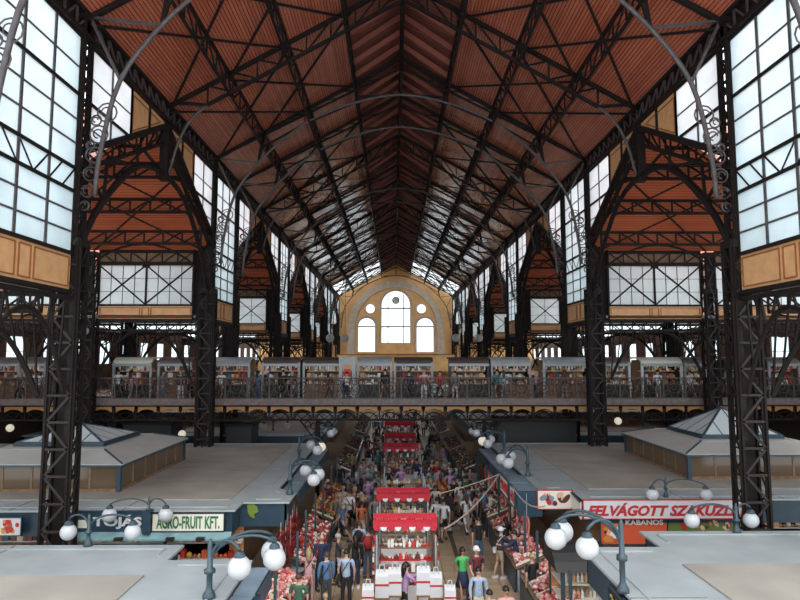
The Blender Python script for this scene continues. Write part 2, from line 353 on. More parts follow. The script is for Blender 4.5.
# arched roof trusses at the columns
ARCH = [(9.62, 12.6), (9.5, 14.0), (8.98, 16.3), (7.75, 18.1), (6.4, 19.4), (5.0, 20.45), (2.5, 21.5), (0, 21.95)]
def smoothpts(P, n=4):
    out = []
    for i in range(len(P) - 1):
        p0 = P[max(i - 1, 0)]; p1 = P[i]; p2 = P[i + 1]; p3 = P[min(i + 2, len(P) - 1)]
        for k in range(n):
            t = k / n
            out.append(tuple(.5 * ((2 * p1[j]) + (-p0[j] + p2[j]) * t + (2 * p0[j] - 5 * p1[j] + 4 * p2[j] - p3[j]) * t * t + (-p0[j] + 3 * p1[j] - 3 * p2[j] + p3[j]) * t ** 3) for j in range(len(p1))))
    out.append(tuple(P[-1])); return out
for fi, y in enumerate(FR):
    t = thing('arched_roof_truss', (0, y, 11.0), f'arched iron roof truss with pale curved rib, {ORD[fi]} from the camera', 'truss', 'arched trusses spanning the nave')
    A = [( -x, z) for x, z in ARCH] + [(x, z) for x, z in reversed(ARCH[:-1])]
    sp = smoothpts(A, 4)
    rib = MB().tube([(x, y, z) for x, z in sp], .075, 8)
    part(t, 'arched_rib', rib, 'pale', smooth=True)
    for sd in (-1, 1):
        part(t, 'top_chord', MB().bar((sd * 10.2, y, rz(10.2) - .12), (0, y, rz(0) - .12), .15, .16), 'iron')
        part(t, 'upper_rail', MB().bar((sd * 10.0, y, rz(10) - .1), (sd * .1, y, rz(0) - .72), .10, .10), 'iron')
        nodes = [(10.0, 18.35), (8.98, 16.3), (7.75, 18.1), (7.5, rz(7.5) - .9), (5.0, 20.45), (5.0, rz(5) - .9), (2.5, 21.5), (2.5, rz(2.5) - .9), (0, 21.95), (0, rz(0) - .7)]
        S = [(0, 1, 'pale'), (0, 2, 'pale'), (2, 3, 'iron'), (3, 4, 'iron'), (4, 5, 'iron'), (5, 6, 'iron'), (6, 7, 'iron'), (7, 8, 'iron')]
        for a, b, mm in S:
            part(t, 'tie' if mm == 'pale' else 'strut', MB().bar((sd * nodes[a][0], y, nodes[a][1]), (sd * nodes[b][0], y, nodes[b][1]), .09), mm)
        part(t, 'strut', MB().bar((sd * 5, y, rz(5)), (sd * 5, y, 20.45), .1), 'iron')
        part(t, 'strut', MB().bar((sd * 7.5, y, rz(7.5)), (sd * 7.75, y, 18.1), .1), 'iron')
        for (xa, xb) in ((9.2, 8.3), (8.3, 7.5), (7.5, 6.6), (6.6, 5.8), (5.8, 5.0), (5.0, 4.2), (4.2, 3.3), (3.3, 2.5), (2.5, 1.2)):
            part(t, 'small_brace', MB().bar((sd * xa, y, rz(xa) - .15), (sd * xb, y, rz(xb) - .12 - .52 * (1 - xb / 10) - .05), .055), 'iron')
    part(t, 'strut', MB().bar((0, y, rz(0)), (0, y, 21.95), .12), 'iron')
    # scrollwork between rib and column
    for sd in (-1, 1):
        big = MB()
        for k, (dx, z, r) in enumerate(((.20, 12.3, .14), (.26, 12.75, .18), (.34, 13.3, .22), (.42, 13.9, .25), (.55, 14.55, .28), (.78, 15.25, .30), (.45, 15.0, .16), (.30, 14.2, .13))):
            m = MB().ring((sd * (10.12 - dx), y, z), r, .028, 'y', 12, 4)
            m.ring((sd * (10.12 - dx) + sd * .03, y, z + .02), r * .5, .024, 'y', 8, 4, 0, 270)
            if y < 34: part(t, 'scroll', m, 'pale')
            else: big.add(m.v, m.f)
        if big.v: part(t, 'scrollwork', big, 'pale', 'stuff')
# straight lattice frames in the middle of the wide bays
for bi, (ya, yb) in enumerate(LONG):
    for q, ym in enumerate(((ya + yb) / 2,)):
        main = True
        t = thing('lattice_rafter_frame', (0, ym, rz(0)), f'straight dark lattice rafter frame in the middle of the {ORD[bi]} wide bay', 'truss', 'rafter frames between the arched trusses')
        for sd in (-1, 1):
            dp = .95 if main else .4
            part(t, 'top_chord', MB().bar((sd * 10.1, ym, rz(10.1) - .1), (0, ym, rz(0) - .1), .16, .16), 'iron')
            part(t, 'bottom_chord', MB().bar((sd * 9.7, ym, rz(9.7) - .12), (sd * 8.4, ym, rz(8.4) - dp), .12, .12).bar((sd * 8.4, ym, rz(8.4) - dp), (0, ym, rz(0) - dp), .13, .13), 'iron')
            ladder(t, ((sd * 8.4, ym, rz(8.4) - .1), (0, ym, rz(0) - .1)), ((sd * 8.4, ym, rz(8.4) - dp), (0, ym, rz(0) - dp)), 8, .07, 'iron', single=main and ym < 60)
            if main:
                P = smoothpts([(9.95, 15.4), (9.6, 16.75), (9.1, 17.75), (8.4, rz(8.4) - dp)], 4)
                part(t, 'knee_brace', MB().tube([(sd * x, ym, z) for x, z in P], .06, 6), 'pale', smooth=True)

# columns
def iron_column(x, y, label, near, top=18.4, wx=.86, wy=.62):
    t = thing('iron_column', (x, y, 0), label, 'column', 'lattice columns of the hall')
    hx, hy = wx / 2, wy / 2
    zc = min(11.2, top); sg = 1 if x > 0 else -1; hu = hx * .72; xu = x + sg * (hx - hu) * .3
    for ax in (-1, 1):
        for ay in (-1, 1):
            cx, cy = x + ax * (hx - .07), y + ay * (hy - .06)
            part(t, 'corner_post', MB().box(cx - .085, cx + .085, cy - .02, cy + .02, 0, zc).box(cx - .02, cx + .02, cy - .085, cy + .085, 0, zc), 'iron')
            if top > zc:
                cx = xu + ax * (hu - .05); part(t, 'upper_corner_post', MB().box(cx - .07, cx + .07, cy - .02, cy + .02, zc, top).box(cx - .02, cx + .02, cy - .07, cy + .07, zc, top), 'iron')
    if top > zc: part(t, 'upper_web_plate', MB().box(xu - hu, xu + hu, y - hy + .06, y - hy + .09, zc, top), 'iron')
    if top > zc: part(t, 'shoulder_bracket', MB().box(x - hx, x + hx, y - hy, y + hy, zc - .2, zc + .05), 'iron')
    part(t, 'core_plate', MB().box(xu - hx * .35, xu + hx * .35, y + .02, y + .06, 0, top), 'iron')
    part(t, 'pedestal', MB().box(x - hx - .1, x + hx + .1, y - hy - .1, y + hy + .1, 0, .9).box(x - hx - .03, x + hx + .03, y - hy - .03, y + hy + .03, .9, 1.1), 'iron')
    part(t, 'capital', MB().box(xu - hu - .06, xu + hu + .06, y - hy - .06, y + hy + .06, top - .25, top), 'iron')
    side = MB(); n = int(top / .82); up = True
    for i in range(n):
        z0, z1 = 1.1 + i * (top - 1.3) / n, 1.1 + (i + 1) * (top - 1.3) / n
        X0, X1 = (x - hx, x + hx) if z1 < 11.3 else (xu - hu, xu + hu)
        a, b = (X0 + .1, z0), (X1 - .1, z1)
        if i % 2: a, b = (X1 - .1, z0), (X0 + .1, z1)
        fb = MB().bar((a[0], y - hy, a[1]), (b[0], y - hy, b[1]), .03, .07)
        fh = MB().bar((X0 + .1, y - hy, z0), (X1 - .1, y - hy, z0), .03, .07)
        if near: part(t, 'lacing_bar', fb, 'lacing'); part(t, 'cross_bar', fh, 'lacing')
        else: side.add(fb.v, fb.f); side.add(fh.v, fh.f)
        for xx in (X0, X1):
            side.bar((xx, y - hy + .08, z0), (xx, y + hy - .08, z1), .03, .05).bar((xx, y - hy + .08, z0), (xx, y + hy - .08, z0), .03, .05)
        side.bar((X0 + .1, y + hy, z0), (X1 - .1, y + hy, z1), .03, .06)
    part(t, 'side_lacing', side, 'iron', 'stuff')
    return t
for fi, y in enumerate(FR):
    for sd in (-1, 1):
        t = iron_column(sd * 10.25, y, f'tall dark lattice iron column, {ORD[fi]} on the {SIDE[sd]} side of the nave', fi in (1, 2))
        # beaded window pilaster on the nave face
        xx = sd * 10.05
        part(t, 'pilaster', MB().box(xx - .05, xx + .05, y - .22, y - .12, 5.2, 17.6).box(xx - .05, xx + .05, y + .12, y + .22, 5.2, 17.6), 'iron')
        b = MB(); z = 5.4
        while z < 17.4: b.box(xx - .03, xx + .03, y - .12, y + .12, z, z + .08); z += .34
        part(t, 'pilaster_rungs', b, 'iron', 'stuff')
for fi in (2, 3, 4):
    for sd in (-1, 1):
        iron_column(sd * 16.4, FR[fi], f'dark lattice aisle column, {ORD[fi - 2]} in the outer row on the {SIDE[sd]} side', fi == 2, 13.2, .72, .6)

# glazing helpers: panels live in a vertical plane given by mapping (u,z)->(x,y,z)
def clip(poly, line):
    """keep the part of poly (u,z) above the line z = a + b u"""
    if line is None: return poly
    a, b = line; out = []
    for i in range(len(poly)):
        p, q = poly[i], poly[(i + 1) % len(poly)]; dp = p[1] - (a + b * p[0]); dq = q[1] - (a + b * q[0])
        if dp >= 0: out.append(p)
        if dp * dq < 0: t = dp / (dp - dq); out.append((p[0] + (q[0] - p[0]) * t, p[1] + (q[1] - p[1]) * t))
    return out
WN = [0]
def window(mapf, nrm, us, zs, material='glass', line=None, bars=.05, heavy=(), frame=.1, single=True, uheavy=None):
    WN[0] += 1
    w_ = thing(f'window_{WN[0]}', (0, 0, 0), None, None); w_['kind'] = 'structure'
    n = Vector(nrm); allp = MB()
    for i in range(len(us) - 1):
        for j in range(len(zs) - 1):
            P = clip([(us[i], zs[j]), (us[i + 1], zs[j]), (us[i + 1], zs[j + 1]), (us[i], zs[j + 1])], line)
            if len(P) < 3: continue
            m = MB().prism([Vector(mapf(*p)) - n * .008 for p in P], n * .016)
            if single: part(w_, 'pane', m, material)
            else: allp.add(m.v, m.f)
    if not single: part(w_, 'panes', allp, material, 'stuff')
    def zb(u): return max(zs[0], line[0] + line[1] * u) if line else zs[0]
    for i, u in enumerate(us):
        th = frame if i in (0, len(us) - 1) or (uheavy and i in uheavy) else bars
        if zb(u) < zs[-1] - .05: part(w_, 'mullion', MB().bar(mapf(u, zb(u)), mapf(u, zs[-1]), th, th, n), 'pale' if th < .1 else 'iron')
    for j, z in enumerate(zs):
        th = frame if j in (0, len(zs) - 1) or j in heavy else bars * .6
        u0, u1 = us[0], us[-1]
        if line:
            a, b = line
            if z < zb(u0) and b != 0: u0 = min(max((z - a) / b, us[0]), us[-1]) if b < 0 else u0
            if z < zb(u1) and b != 0: u1 = min(max((z - a) / b, us[0]), us[-1]) if b > 0 else u1
        if u1 - u0 > .1: part(w_, 'transom', MB().bar(mapf(u0, z), mapf(u1, z), th, th, n), 'pale' if th < .08 else 'iron')
    return w_
def panels(t, mapf, nrm, u0, u1, z0, z1, splits, poly=None):
    """ochre panelling with recessed-line mouldings"""
    n = Vector(nrm)
    part(t, 'board', MB().prism([Vector(mapf(*p)) for p in (poly or [(u0, z0), (u1, z0), (u1, z1), (u0, z1)])], -n * .08), 'ochre')
    for (a, b) in splits:
        m = MB(); i = .11; q = [(a, z0 + i), (b, z0 + i), (b, z1 - i), (a, z1 - i)]
        for k in range(4): m.bar(Vector(mapf(*q[k])) + n * .012, Vector(mapf(*q[(k + 1) % 4])) + n * .012, .035, .035, n)
        part(t, 'moulding', m, 'ochre_line')

for bi, (ya, yb) in enumerate(NAR):
    for sd in (-1, 1):
        mp = lambda u, z, sd=sd: (sd * 10.1, u, z); nr = (-sd, 0, 0)
        a, b = ya + .3, yb - .3; c = (b - a) / 3
        us = [a, a + c / 2, a + c, a + 1.5 * c, a + 2 * c, a + 2.5 * c, b] if False else [a, a + c, a + 2 * c, b]
        zs = [10.78, 11.42, 12.04, 12.66, 13.38, 14.15, 14.9, 15.7, 16.55, 17.55]
        window(mp, nr, us, zs, 'glass', heavy=(3, 4, 7), bars=.09, single=ya < 60)
        t = thing('wall_panelling', (sd * 10.1, ya, 9.65), f'ochre panelled strip under the clerestory window, {ORD[bi]} on the {SIDE[sd]} side of the nave', 'panelling', 'ochre strips under the clerestory')
        L_ = b - a
        panels(t, mp, nr, a, b, 9.66, 10.74, [(a + .1, a + .36 * L_), (a + .40 * L_, a + .52 * L_), (a + .56 * L_, b - .12)])
        part(t, 'sill', MB().bar(mp(a, 10.76), mp(b, 10.76), .2, .08), 'iron'); part(t, 'lower_rail', MB().bar(mp(a, 9.6), mp(b, 9.6), .22, .12), 'iron')
        t = thing('braced_transom', (sd * 10.05, ya, 12.5), f'diagonal bracing band across the {ORD[bi]} {SIDE[sd]} clerestory window', 'bracing')
        ladder(t, (mp(a, 13.38), mp(b, 13.38)), (mp(a, 12.66), mp(b, 12.66)), 6, .05, 'iron', single=ya < 40, posts=False)
        # arched lattice spandrel below, down to gallery level
        t = thing('arched_bracket_girder', (sd * 10.1, ya, 7), f'dark arched lattice bracket below the {ORD[bi]} ochre strip on the {SIDE[sd]} side', 'girder')
        L2 = yb - ya; pts = [mp(ya + .35 + (L2 - .7) * k / 12, 9.0 - 2.4 * (abs(k / 6 - 1) ** 2.2)) for k in range(13)]
        part(t, 'curved_chord', MB().tube(pts, .07, 6), 'iron'); part(t, 'top_chord', MB().bar(mp(ya + .3, 9.42), mp(yb - .3, 9.42), .14), 'iron')
        for k in range(1, 12): part(t, 'strut', MB().bar(pts[k], mp(ya + .35 + (L2 - .7) * (k + (.5 if k % 2 else -.5)) / 12, 9.42), .055), 'iron')
# wide bays: gabled opening into the transept with glazed / panelled spandrels
for bi, (ya, yb) in enumerate(LONG):
    ym = (ya + yb) / 2; hw = ym - ya
    for sd in (-1, 1):
        mp = lambda u, z, sd=sd: (sd * 10.1, u, z); nr = (-sd, 0, 0)
        zr0, zr1 = 14.15, 17.5; k = (zr1 - zr0) / (hw - .5)
        l1 = (zr0 - k * (ya + .5), k); l2 = (zr0 + k * (yb - .5), -k)
        gw = hw * .49
        one = ya < 50
        for (u0, u1, ln) in ((ya + .3, ya + gw, l1), (yb - gw, yb - .3, l2)):
            window(mp, nr, [u0, (u0 + u1) / 2, u1], [13.9, 14.9, 15.7, 16.55, 17.55], 'glass', line=ln, heavy=(2,), bars=.08, single=one)
        for (u0, u1, ln, wd) in ((ya + gw, ym - .25, l1, 'near'), (ym + .25, yb - gw, l2, 'far')):
            t = thing('spandrel_panelling', (sd * 10.1, u0, 16), f'ochre spandrel boards on the {wd} side of the {ORD[bi]} {SIDE[sd]} gabled opening', 'panelling', 'ochre spandrels over the transept openings')
            P = clip([(u0, 13.5), (u1, 13.5), (u1, 17.55), (u0, 17.55)], ln)
            part(t, 'board', MB().prism([Vector(mp(*p)) for p in P], (sd * .08, 0, 0)), 'ochre')
            q = clip([(u0 + .15, 13.5), (u1 - .15, 13.5), (u1 - .15, 17.35), (u0 + .15, 17.35)], (ln[0] + .25, ln[1]))
            m = MB()
            for i in range(len(q)): m.bar(Vector(mp(*q[i])) + Vector(nr) * .012, Vector(mp(*q[(i + 1) % len(q)])) + Vector(nr) * .012, .04, .04)
            part(t, 'moulding', m, 'ochre_line')
            uu = (u0 + u1) / 2; zb_ = ln[0] + ln[1] * uu
            part(t, 'post', MB().bar(mp(uu, zb_), mp(uu, 17.55), .12), 'iron')
            for e in (u0, u1): part(t, 'edge_post', MB().bar(mp(e, max(14, ln[0] + ln[1] * e)), mp(e, 17.55), .1), 'iron')
        # raking truss
        t = thing('gabled_opening_truss', (sd * 10.0, ym, 15), f'gable shaped iron truss over the {ORD[bi]} wide opening on the {SIDE[sd]} side', 'truss', 'gabled trusses over the side openings')
        mq = lambda u, z, sd=sd: (sd * 10.15, u, z)
        LC = [(ya + .35, 11.2), (ya + 1.7, 12.9), (ya + hw * .62, 14.9), (ym, 15.35), (yb - hw * .62, 14.9), (yb - 1.7, 12.9), (yb - .35, 11.2)]
        part(t, 'curved_chord', MB().tube([mq(*p) for p in smoothpts(LC, 3)], .12, 6), 'iron', smooth=True)
        for (a, b) in (((ya + .3, zr0), (ym, zr1)), ((yb - .3, zr0), (ym, zr1))):
            part(t, 'raking_chord', MB().bar(mq(*a), mq(*b), .30, .22), 'iron')
            a2, b2 = (a[0], a[1] - .6), (b[0], b[1] - .75)
            part(t, 'lower_raking_chord', MB().bar(mq(*a2), mq(*b2), .16, .12), 'iron')
            ladder(t, (mq(*a), mq(*b)), (mq(*a2), mq(*b2)), 7, .06, 'iron', single=one)
            up = lambda u: zr0 - .6 + (zr1 - zr0 - .15) * (1 - abs(u - ym) / hw)
            s_ = 1 if a[0] < ym else -1
            for (u0, z0, u1) in ((LC[1][0] if s_ > 0 else LC[5][0], 12.9, a[0]), (LC[2][0] if s_ > 0 else LC[4][0], 14.9, a[0] + s_ * 1.6), (LC[2][0] if s_ > 0 else LC[4][0], 14.9, a[0] + s_ * 3.9), (ym, 15.35, a[0] + s_ * 4.4), (LC[1][0] if s_ > 0 else LC[5][0], 12.9, a[0] + s_ * 1.6)):
                part(t, 'web_strut', MB().bar(mq(u0, z0), mq(u1, up(u1)), .09), 'iron')
        part(t, 'centre_post', MB().bar(mq(ym, 15.1), mq(ym, 17.6), .34, .3), 'iron')
        for s_ in (-1, 1): part(t, 'foot_brace', MB().tube([mq(ym + s_ * (hw - .35), 11.4), mq(ym + s_ * (hw - .6), 10.2), mq(ym + s_ * (hw - .45), 9.4)], .07, 6), 'iron')
        # transept roof
        xo = 24.5
        c = thing('ceiling', (0, 0, 0), None, None); c['kind'] = 'structure'
        zt, ze = 17.95, 13.3
        for (u, v) in ((ya, ym), (yb, ym)):
            part(c, 'transept_roof_slope', MB().prism([(sd * 10.25, u, ze), (sd * 10.25, v, zt), (sd * 10.25, v, zt + .15), (sd * 10.25, u, ze + .15)], (sd * (xo - 10.25), 0, 0)), 'croof' if bi < 4 else 'glass', 'structure')  # last bay glazed instead of boarded, added so skylight reaches the gable
        # lattice purlins across the transept
        if bi < 4:
            pos = [(.30, 'upper'), (.56, 'middle'), (.82, 'lower')]
            for (u, wd) in ((yb, 'far'), (ya, 'near')):
                for f, pn in pos:
                    yy = ym + (u - ym) * f; zz = zt + (ze - zt) * f - .07; dp = .62
                    xe = 22 if bi == 0 else 16.5
                    g = thing('cross_purlin', (sd * 10.3, yy, zz), f'{pn} lattice purlin on the {wd} slope of the {ORD[bi]} {SIDE[sd]} side roof', 'girder', 'lattice purlins of the side roofs')
                    A_, B_ = (sd * 10.3, yy, zz), (sd * xe, yy, zz)
                    A2, B2 = (sd * 10.3, yy, zz - dp), (sd * xe, yy, zz - dp)
                    part(g, 'top_chord', MB().bar(A_, B_, .12), 'iron'); part(g, 'bottom_chord', MB().bar(A2, B2, .12), 'iron')
                    ladder(g, (A_, B_), (A2, B2), round((xe - 10.3) / 1.0), .07, 'iron', single=(bi == 0 and wd == 'far'))
                    if pn == 'lower' and wd == 'far':
                        pts = [(sd * (10.4 + 5.8 * i / 10), yy + .1, zz - dp - 1.3 * abs(i / 5 - 1) ** 2) for i in range(11)]
                        part(g, 'curved_brace', MB().tube(pts, .06, 6), 'iron')
            g = thing('cross_bracing', (sd * 10.3, ym, 15), f'crossed tie rods under the {ORD[bi]} {SIDE[sd]} side roof', 'bracing')
            for (a, b) in ((10.4, 16.2), (16.2, 10.4)):
                part(g, 'tie_rod', MB().bar((sd * a, ym + (yb - ym) * .30, zt - (zt - ze) * .3 - .7), (sd * b, ym + (yb - ym) * .95, zt - (zt - ze) * .95 - .3), .07), 'iron')
                part(g, 'tie_rod', MB().bar((sd * a, ym + (yb - ym) * .02, zt - .8), (sd * b, ym + (yb - ym) * .6, zt - (zt - ze) * .6 - .6), .07), 'iron')

# transept side walls: ochre strip, X-braced window, lattice beam; open below to the gallery
def cross_wall(y, sd, xa, xb, facing, idx, label, single):
    if xa < 12:
        t = thing('column_infill_plate', (sd * 10.3, y, 9.6), f'dark plate filling the gap beside the {ORD[idx]} {SIDE[sd]} column', 'plate')
        part(t, 'plate', MB().box(min(sd * 10.3, sd * 11.06), max(sd * 10.3, sd * 11.06), y + .2 * facing - .03, y + .2 * facing + .03, 9.62, 13.4), 'iron'); part(t, 'stiffener', MB().box(min(sd * 10.98, sd * 11.06), max(sd * 10.98, sd * 11.06), y - .08, y + .08, 9.62, 13.4), 'iron')
    mp = lambda u, z: (sd * u, y, z); nr = (0, -facing, 0)
    n = 8 if single else 4
    us = [xa + (xb - xa) * i / n for i in range(n + 1)]
    window(mp, nr, us, [10.38, 11.1, 11.8, 12.55], 'frost', bars=.035, single=single, uheavy=[n // 2])
    t = thing('transept_wall_panelling', (sd * xa, y, 9.65), f'ochre panelled strip {label}', 'panelling', 'ochre strips across the side bays')
    panels(t, mp, nr, xa, xb, 9.66, 10.36, [(xa + .1, xa + (xb - xa) * .44), (xa + (xb - xa) * .465, xa + (xb - xa) * .535), (xa + (xb - xa) * .56, xb - .1)])
    t = thing('window_bracing', (sd * xa, y, 12), f'diagonal window bracing and lattice beam {label}', 'bracing', 'window bracing across the side bays')
    m_ = (xa + xb) / 2; e = -facing * .1
    for (a, b) in ((xa, m_), (m_, xb)):
        for (z0, z1) in ((10.42, 12.5), (12.5, 10.42)):
            part(t, 'brace', MB().bar((sd * a, y + e, z0), (sd * b, y + e, z1), .07), 'iron')
    part(t, 'gusset', MB().box(min(sd * (m_ - .2), sd * (m_ + .2)), max(sd * (m_ - .2), sd * (m_ + .2)), y + e - .02, y + e + .02, 12.35, 12.6), 'iron')
    for z in (12.6, 13.22): part(t, 'beam_chord', MB().bar((sd * xa, y + e, z), (sd * xb, y + e, z), .14), 'iron')
    part(t, 'beam_plate', MB().box(min(sd * xa, sd * xb), max(sd * xa, sd * xb), y - .03, y + .03, 12.55, 13.35), 'wood')
    ladder(t, ((sd * xa, y + e, 13.22), (sd * xb, y + e, 13.22)), ((sd * xa, y + e, 12.6), (sd * xb, y + e, 12.6)), 6, .05, 'iron', single=single)
    t = thing('arched_lattice_girder', (sd * xa, y, 9), f'dark arched lattice girder {label}', 'girder', 'arched girders across the side bays')
    part(t, 'top_chord', MB().bar((sd * xa, y, 9.58), (sd * xb, y, 9.58), .2, .14), 'iron')
    part(t, 'middle_chord', MB().bar((sd * xa, y, 9.05), (sd * xb, y, 9.05), .12), 'iron')
    ladder(t, ((sd * xa, y, 9.5), (sd * xb, y, 9.5)), ((sd * xa, y, 9.05), (sd * xb, y, 9.05)), 8, .05, 'iron', single=single)
    pts = [(sd * (xa + (xb - xa) * i / 14), y, 9.0 - 2.5 * abs(i / 7 - 1) ** 2.4) for i in range(15)]
    part(t, 'curved_chord', MB().tube(pts, .08, 6), 'iron')
    for i in range(0, 15):
        if i in (6, 7, 8): continue
        b = (sd * (xa + (xb - xa) * (i + (.7 if i < 7 else -.7)) / 14), y, 9.05)
        part(t, 'strut', MB().bar(pts[i], b, .05), 'iron')
    for i, r in ((1, .34), (3, .2), (11, .2), (13, .34)):
        part(t, 'ornament_ring', MB().ring((sd * (xa + (xb - xa) * i / 14), y, 8.62), r, .03, 'y', 12, 4), 'iron')
for fi, y in enumerate(FR[1:]):
    fi += 1; facing = 1 if fi % 2 == 0 else -1
    for sd in (-1, 1):
        cross_wall(y, sd, 11.05, 16.0, facing, fi, f'across the inner {SIDE[sd]} side bay at the {ORD[fi]} columns', fi == 2)
        if fi in (2, 3):
            cross_wall(y, sd, 16.8, 22.4, facing, fi, f'across the outer {SIDE[sd]} side bay at the {ORD[fi]} columns', fi == 2)
# low roofs over the narrow bays, outer walls
k = 0
for (ya, yb) in NAR:
    for sd in (-1, 1):
        x0, x1 = sorted((sd * 10.9, sd * 24.4)); o = struct('ceiling', MB().box(x0, x1, ya, yb, 9.7, 9.85), 'outroof')
for sd in (-1, 1):
    x0, x1 = sorted((sd * 24.4, sd * 24.7))
    nm = 'wall_' + SIDE[sd]; wl = thing(nm, (0, 0, 0), None, None); wl['kind'] = 'structure'
    part(wl, 'lower_wall', MB().box(x0, x1, 12, YG, 0, 7.0), 'sidewall', 'structure'); part(wl, 'upper_wall', MB().box(x0, x1, 12, YG, 9.0, 10.0), 'sidewall', 'structure')
    y = 12
    while y < YG: part(wl, 'wall_pier', MB().box(x0, x1, y, y + 2.2, 7.0, 9.0), 'sidewall', 'structure'); y += 4.1
    window(lambda u, z, sd=sd: (sd * 24.5, u, z), (-sd, 0, 0), [12 + 4.1 * i for i in range(25)], [7.0, 8.0, 9.0], 'frost', single=False)
    for (ya, yb) in LONG:
        window(lambda u, z, sd=sd: (sd * 24.5, u, z), (-sd, 0, 0), [ya, (ya + yb) / 2, yb], [10.0, 11.6, 13.2], 'frost', single=False)
    for zz in (5.0,):
        sx0, sx1 = sorted((sd * 17.2, sd * 24.3))
        g = thing('side_gallery', (sd * 20, 38, 5), f'dark upper gallery floor running along the {SIDE[sd]} outer wall', 'gallery')
        part(g, 'deck', MB().box(sx0, sx1, 38.0, YG - .5, 4.85, 5.05), 'wood'); part(g, 'edge_beam', MB().box(min(sd * 17.2, sd * 17.35), max(sd * 17.2, sd * 17.35), 38.0, YG - .5, 4.5, 5.3), 'iron')
        for k in range(8): part(g, 'support_post', MB().box(sd * 18 - .1, sd * 18 + .1, 38.5 + k * 9.5, 38.7 + k * 9.5, 0, 4.85), 'iron')

# far gable wall
gw_ = thing('wall_far', (0, YG, 0), None, None); gw_['kind'] = 'structure'
def arc_open(cx, hw, z0, z1, n=14, pointed=False):
    """outline of a round-headed opening"""
    zs_ = z1 - hw; return [(cx - hw, z0)] + [(cx - hw * math.cos(math.pi * i / n), zs_ + hw * math.sin(math.pi * i / n)) for i in range(n + 1)] + [(cx + hw, z0)]
OPEN = [arc_open(0, 2.6, 10.0, 19.35), arc_open(-5.2, 1.55, 8.4, 14.5), arc_open(5.2, 1.55, 8.4, 14.5)]
for cx in (-4.55, 4.55): OPEN.append([(cx + .9 * math.cos(2 * math.pi * i / 18), 16.1 + .9 * math.sin(2 * math.pi * i / 18)) for i in range(18)])
from mathutils.geometry import tessellate_polygon
def wall_with_holes(outer, holes, y, th):
    # bridge holes by tessellation
    loops = [[Vector((p[0], p[1], 0)) for p in outer]] + [[Vector((p[0], p[1], 0)) for p in h] for h in holes]
    tris = tessellate_polygon(loops); flat = [p for l in loops for p in l]
    m = MB(); k = len(flat)
    m.v = [(p.x, y, p.y) for p in flat] + [(p.x, y + th, p.y) for p in flat]
    m.f = [tuple(t) for t in tris] + [tuple(i + k for i in reversed(t)) for t in tris]
    b = 0
    for l in loops:
        n = len(l)
        for i in range(n): m.f.append((b + i, b + (i + 1) % n, k + b + (i + 1) % n, k + b + i))
        b += n
    return m
part(gw_, 'gable_wall', wall_with_holes([(-24.5, 0), (24.5, 0), (24.5, 13.5), (10.6, 17.9), (0, 25.0), (-10.6, 17.9), (-24.5, 13.5)], OPEN, YG, .5), 'gable', 'structure')
rp = [(math.cos(math.pi * i / 28), math.sin(math.pi * i / 28)) for i in range(29)]
ringp = [(-8.55, 5.3)] + [(-8.55 * c, 12.4 + 8.7 * s) for c, s in rp] + [(8.55, 5.3), (7.35, 5.3)] + [(7.35 * c, 12.4 + 7.5 * s) for c, s in rp] + [(-7.35, 5.3)]
m = MB()
outer = [(-8.55, 5.3)] + [(-8.55 * c, 12.4 + 8.7 * s) for c, s in rp] + [(8.55, 5.3)]; inner = [(-7.35, 5.3)] + [(-7.35 * c, 12.4 + 7.5 * s) for c, s in rp] + [(7.35, 5.3)]
for i in range(len(outer) - 1):
    m.prism([(outer[i][0], YG, outer[i][1]), (outer[i + 1][0], YG, outer[i + 1][1]), (inner[i + 1][0], YG, inner[i + 1][1]), (inner[i][0], YG, inner[i][1])], (0, -.25, 0))
part(gw_, 'stone_arch_band', m, 'stone', 'structure')
for k, (op, hb) in enumerate(zip(OPEN[:3], ((12.9, 16.2), (12.9,), (12.9,)))):
    WN[0] += 1; w_ = thing(f'window_{WN[0]}', (0, YG, 0), None, None); w_['kind'] = 'structure'
    cx = (op[0][0] + op[-1][0]) / 2; hw = op[-1][0] - cx
    part(w_, 'pane', MB().prism([(p[0], YG + .3, p[1]) for p in op], (0, .03, 0)), 'gglass')
    fr_ = MB().tube([(p[0], YG + .05, p[1]) for p in op], .10, 6, close=True); part(w_, 'window_surround', fr_, 'stone')
    for z in hb: part(w_, 'transom', MB().bar((cx - hw, YG + .2, z), (cx + hw, YG + .2, z), .22), 'iron')
    if k == 0:
        for x in (-1.4, 1.4): part(w_, 'mullion', MB().bar((x, YG + .2, 10.0), (x, YG + .2, 18.7), .16), 'iron')
    part(w_, 'moulding', MB().tube([(cx + (p[0] - cx) * 1.13, YG - .03, p[1] + (.25 if p[1] > 10.5 else 0)) for p in op], .12, 6), 'stone')
for op in OPEN[3:]:
    WN[0] += 1; w_ = thing(f'window_{WN[0]}', (0, YG, 0), None, None); w_['kind'] = 'structure'
    part(w_, 'pane', MB().prism([(p[0], YG + .3, p[1]) for p in op], (0, .03, 0)), 'gglass')
    part(w_, 'window_surround', MB().tube([(p[0], YG - .02, p[1]) for p in op], .12, 6, close=True), 'stone')
ck = thing('hall_clock', (0, YG - .2, 17.6), 'small round clock hanging in front of the tall middle gable window', 'clock')
part(ck, 'clock_face', MB().add(*(lambda m: (m.v, m.f))(MB().prism([(.55 * math.cos(2 * math.pi * i / 20), YG - .1, 17.6 + .55 * math.sin(2 * math.pi * i / 20)) for i in range(20)], (0, .12, 0)))), 'cream')
part(ck, 'clock_rim', MB().ring((0, YG - .12, 17.6), .58, .09, 'y', 20, 6), 'wood')
part(ck, 'hand', MB().bar((0, YG - .15, 17.6), (0, YG - .15, 18.0), .06), 'black'); part(ck, 'hand', MB().bar((0, YG - .15, 17.6), (.25, YG - .15, 17.75), .06), 'black')
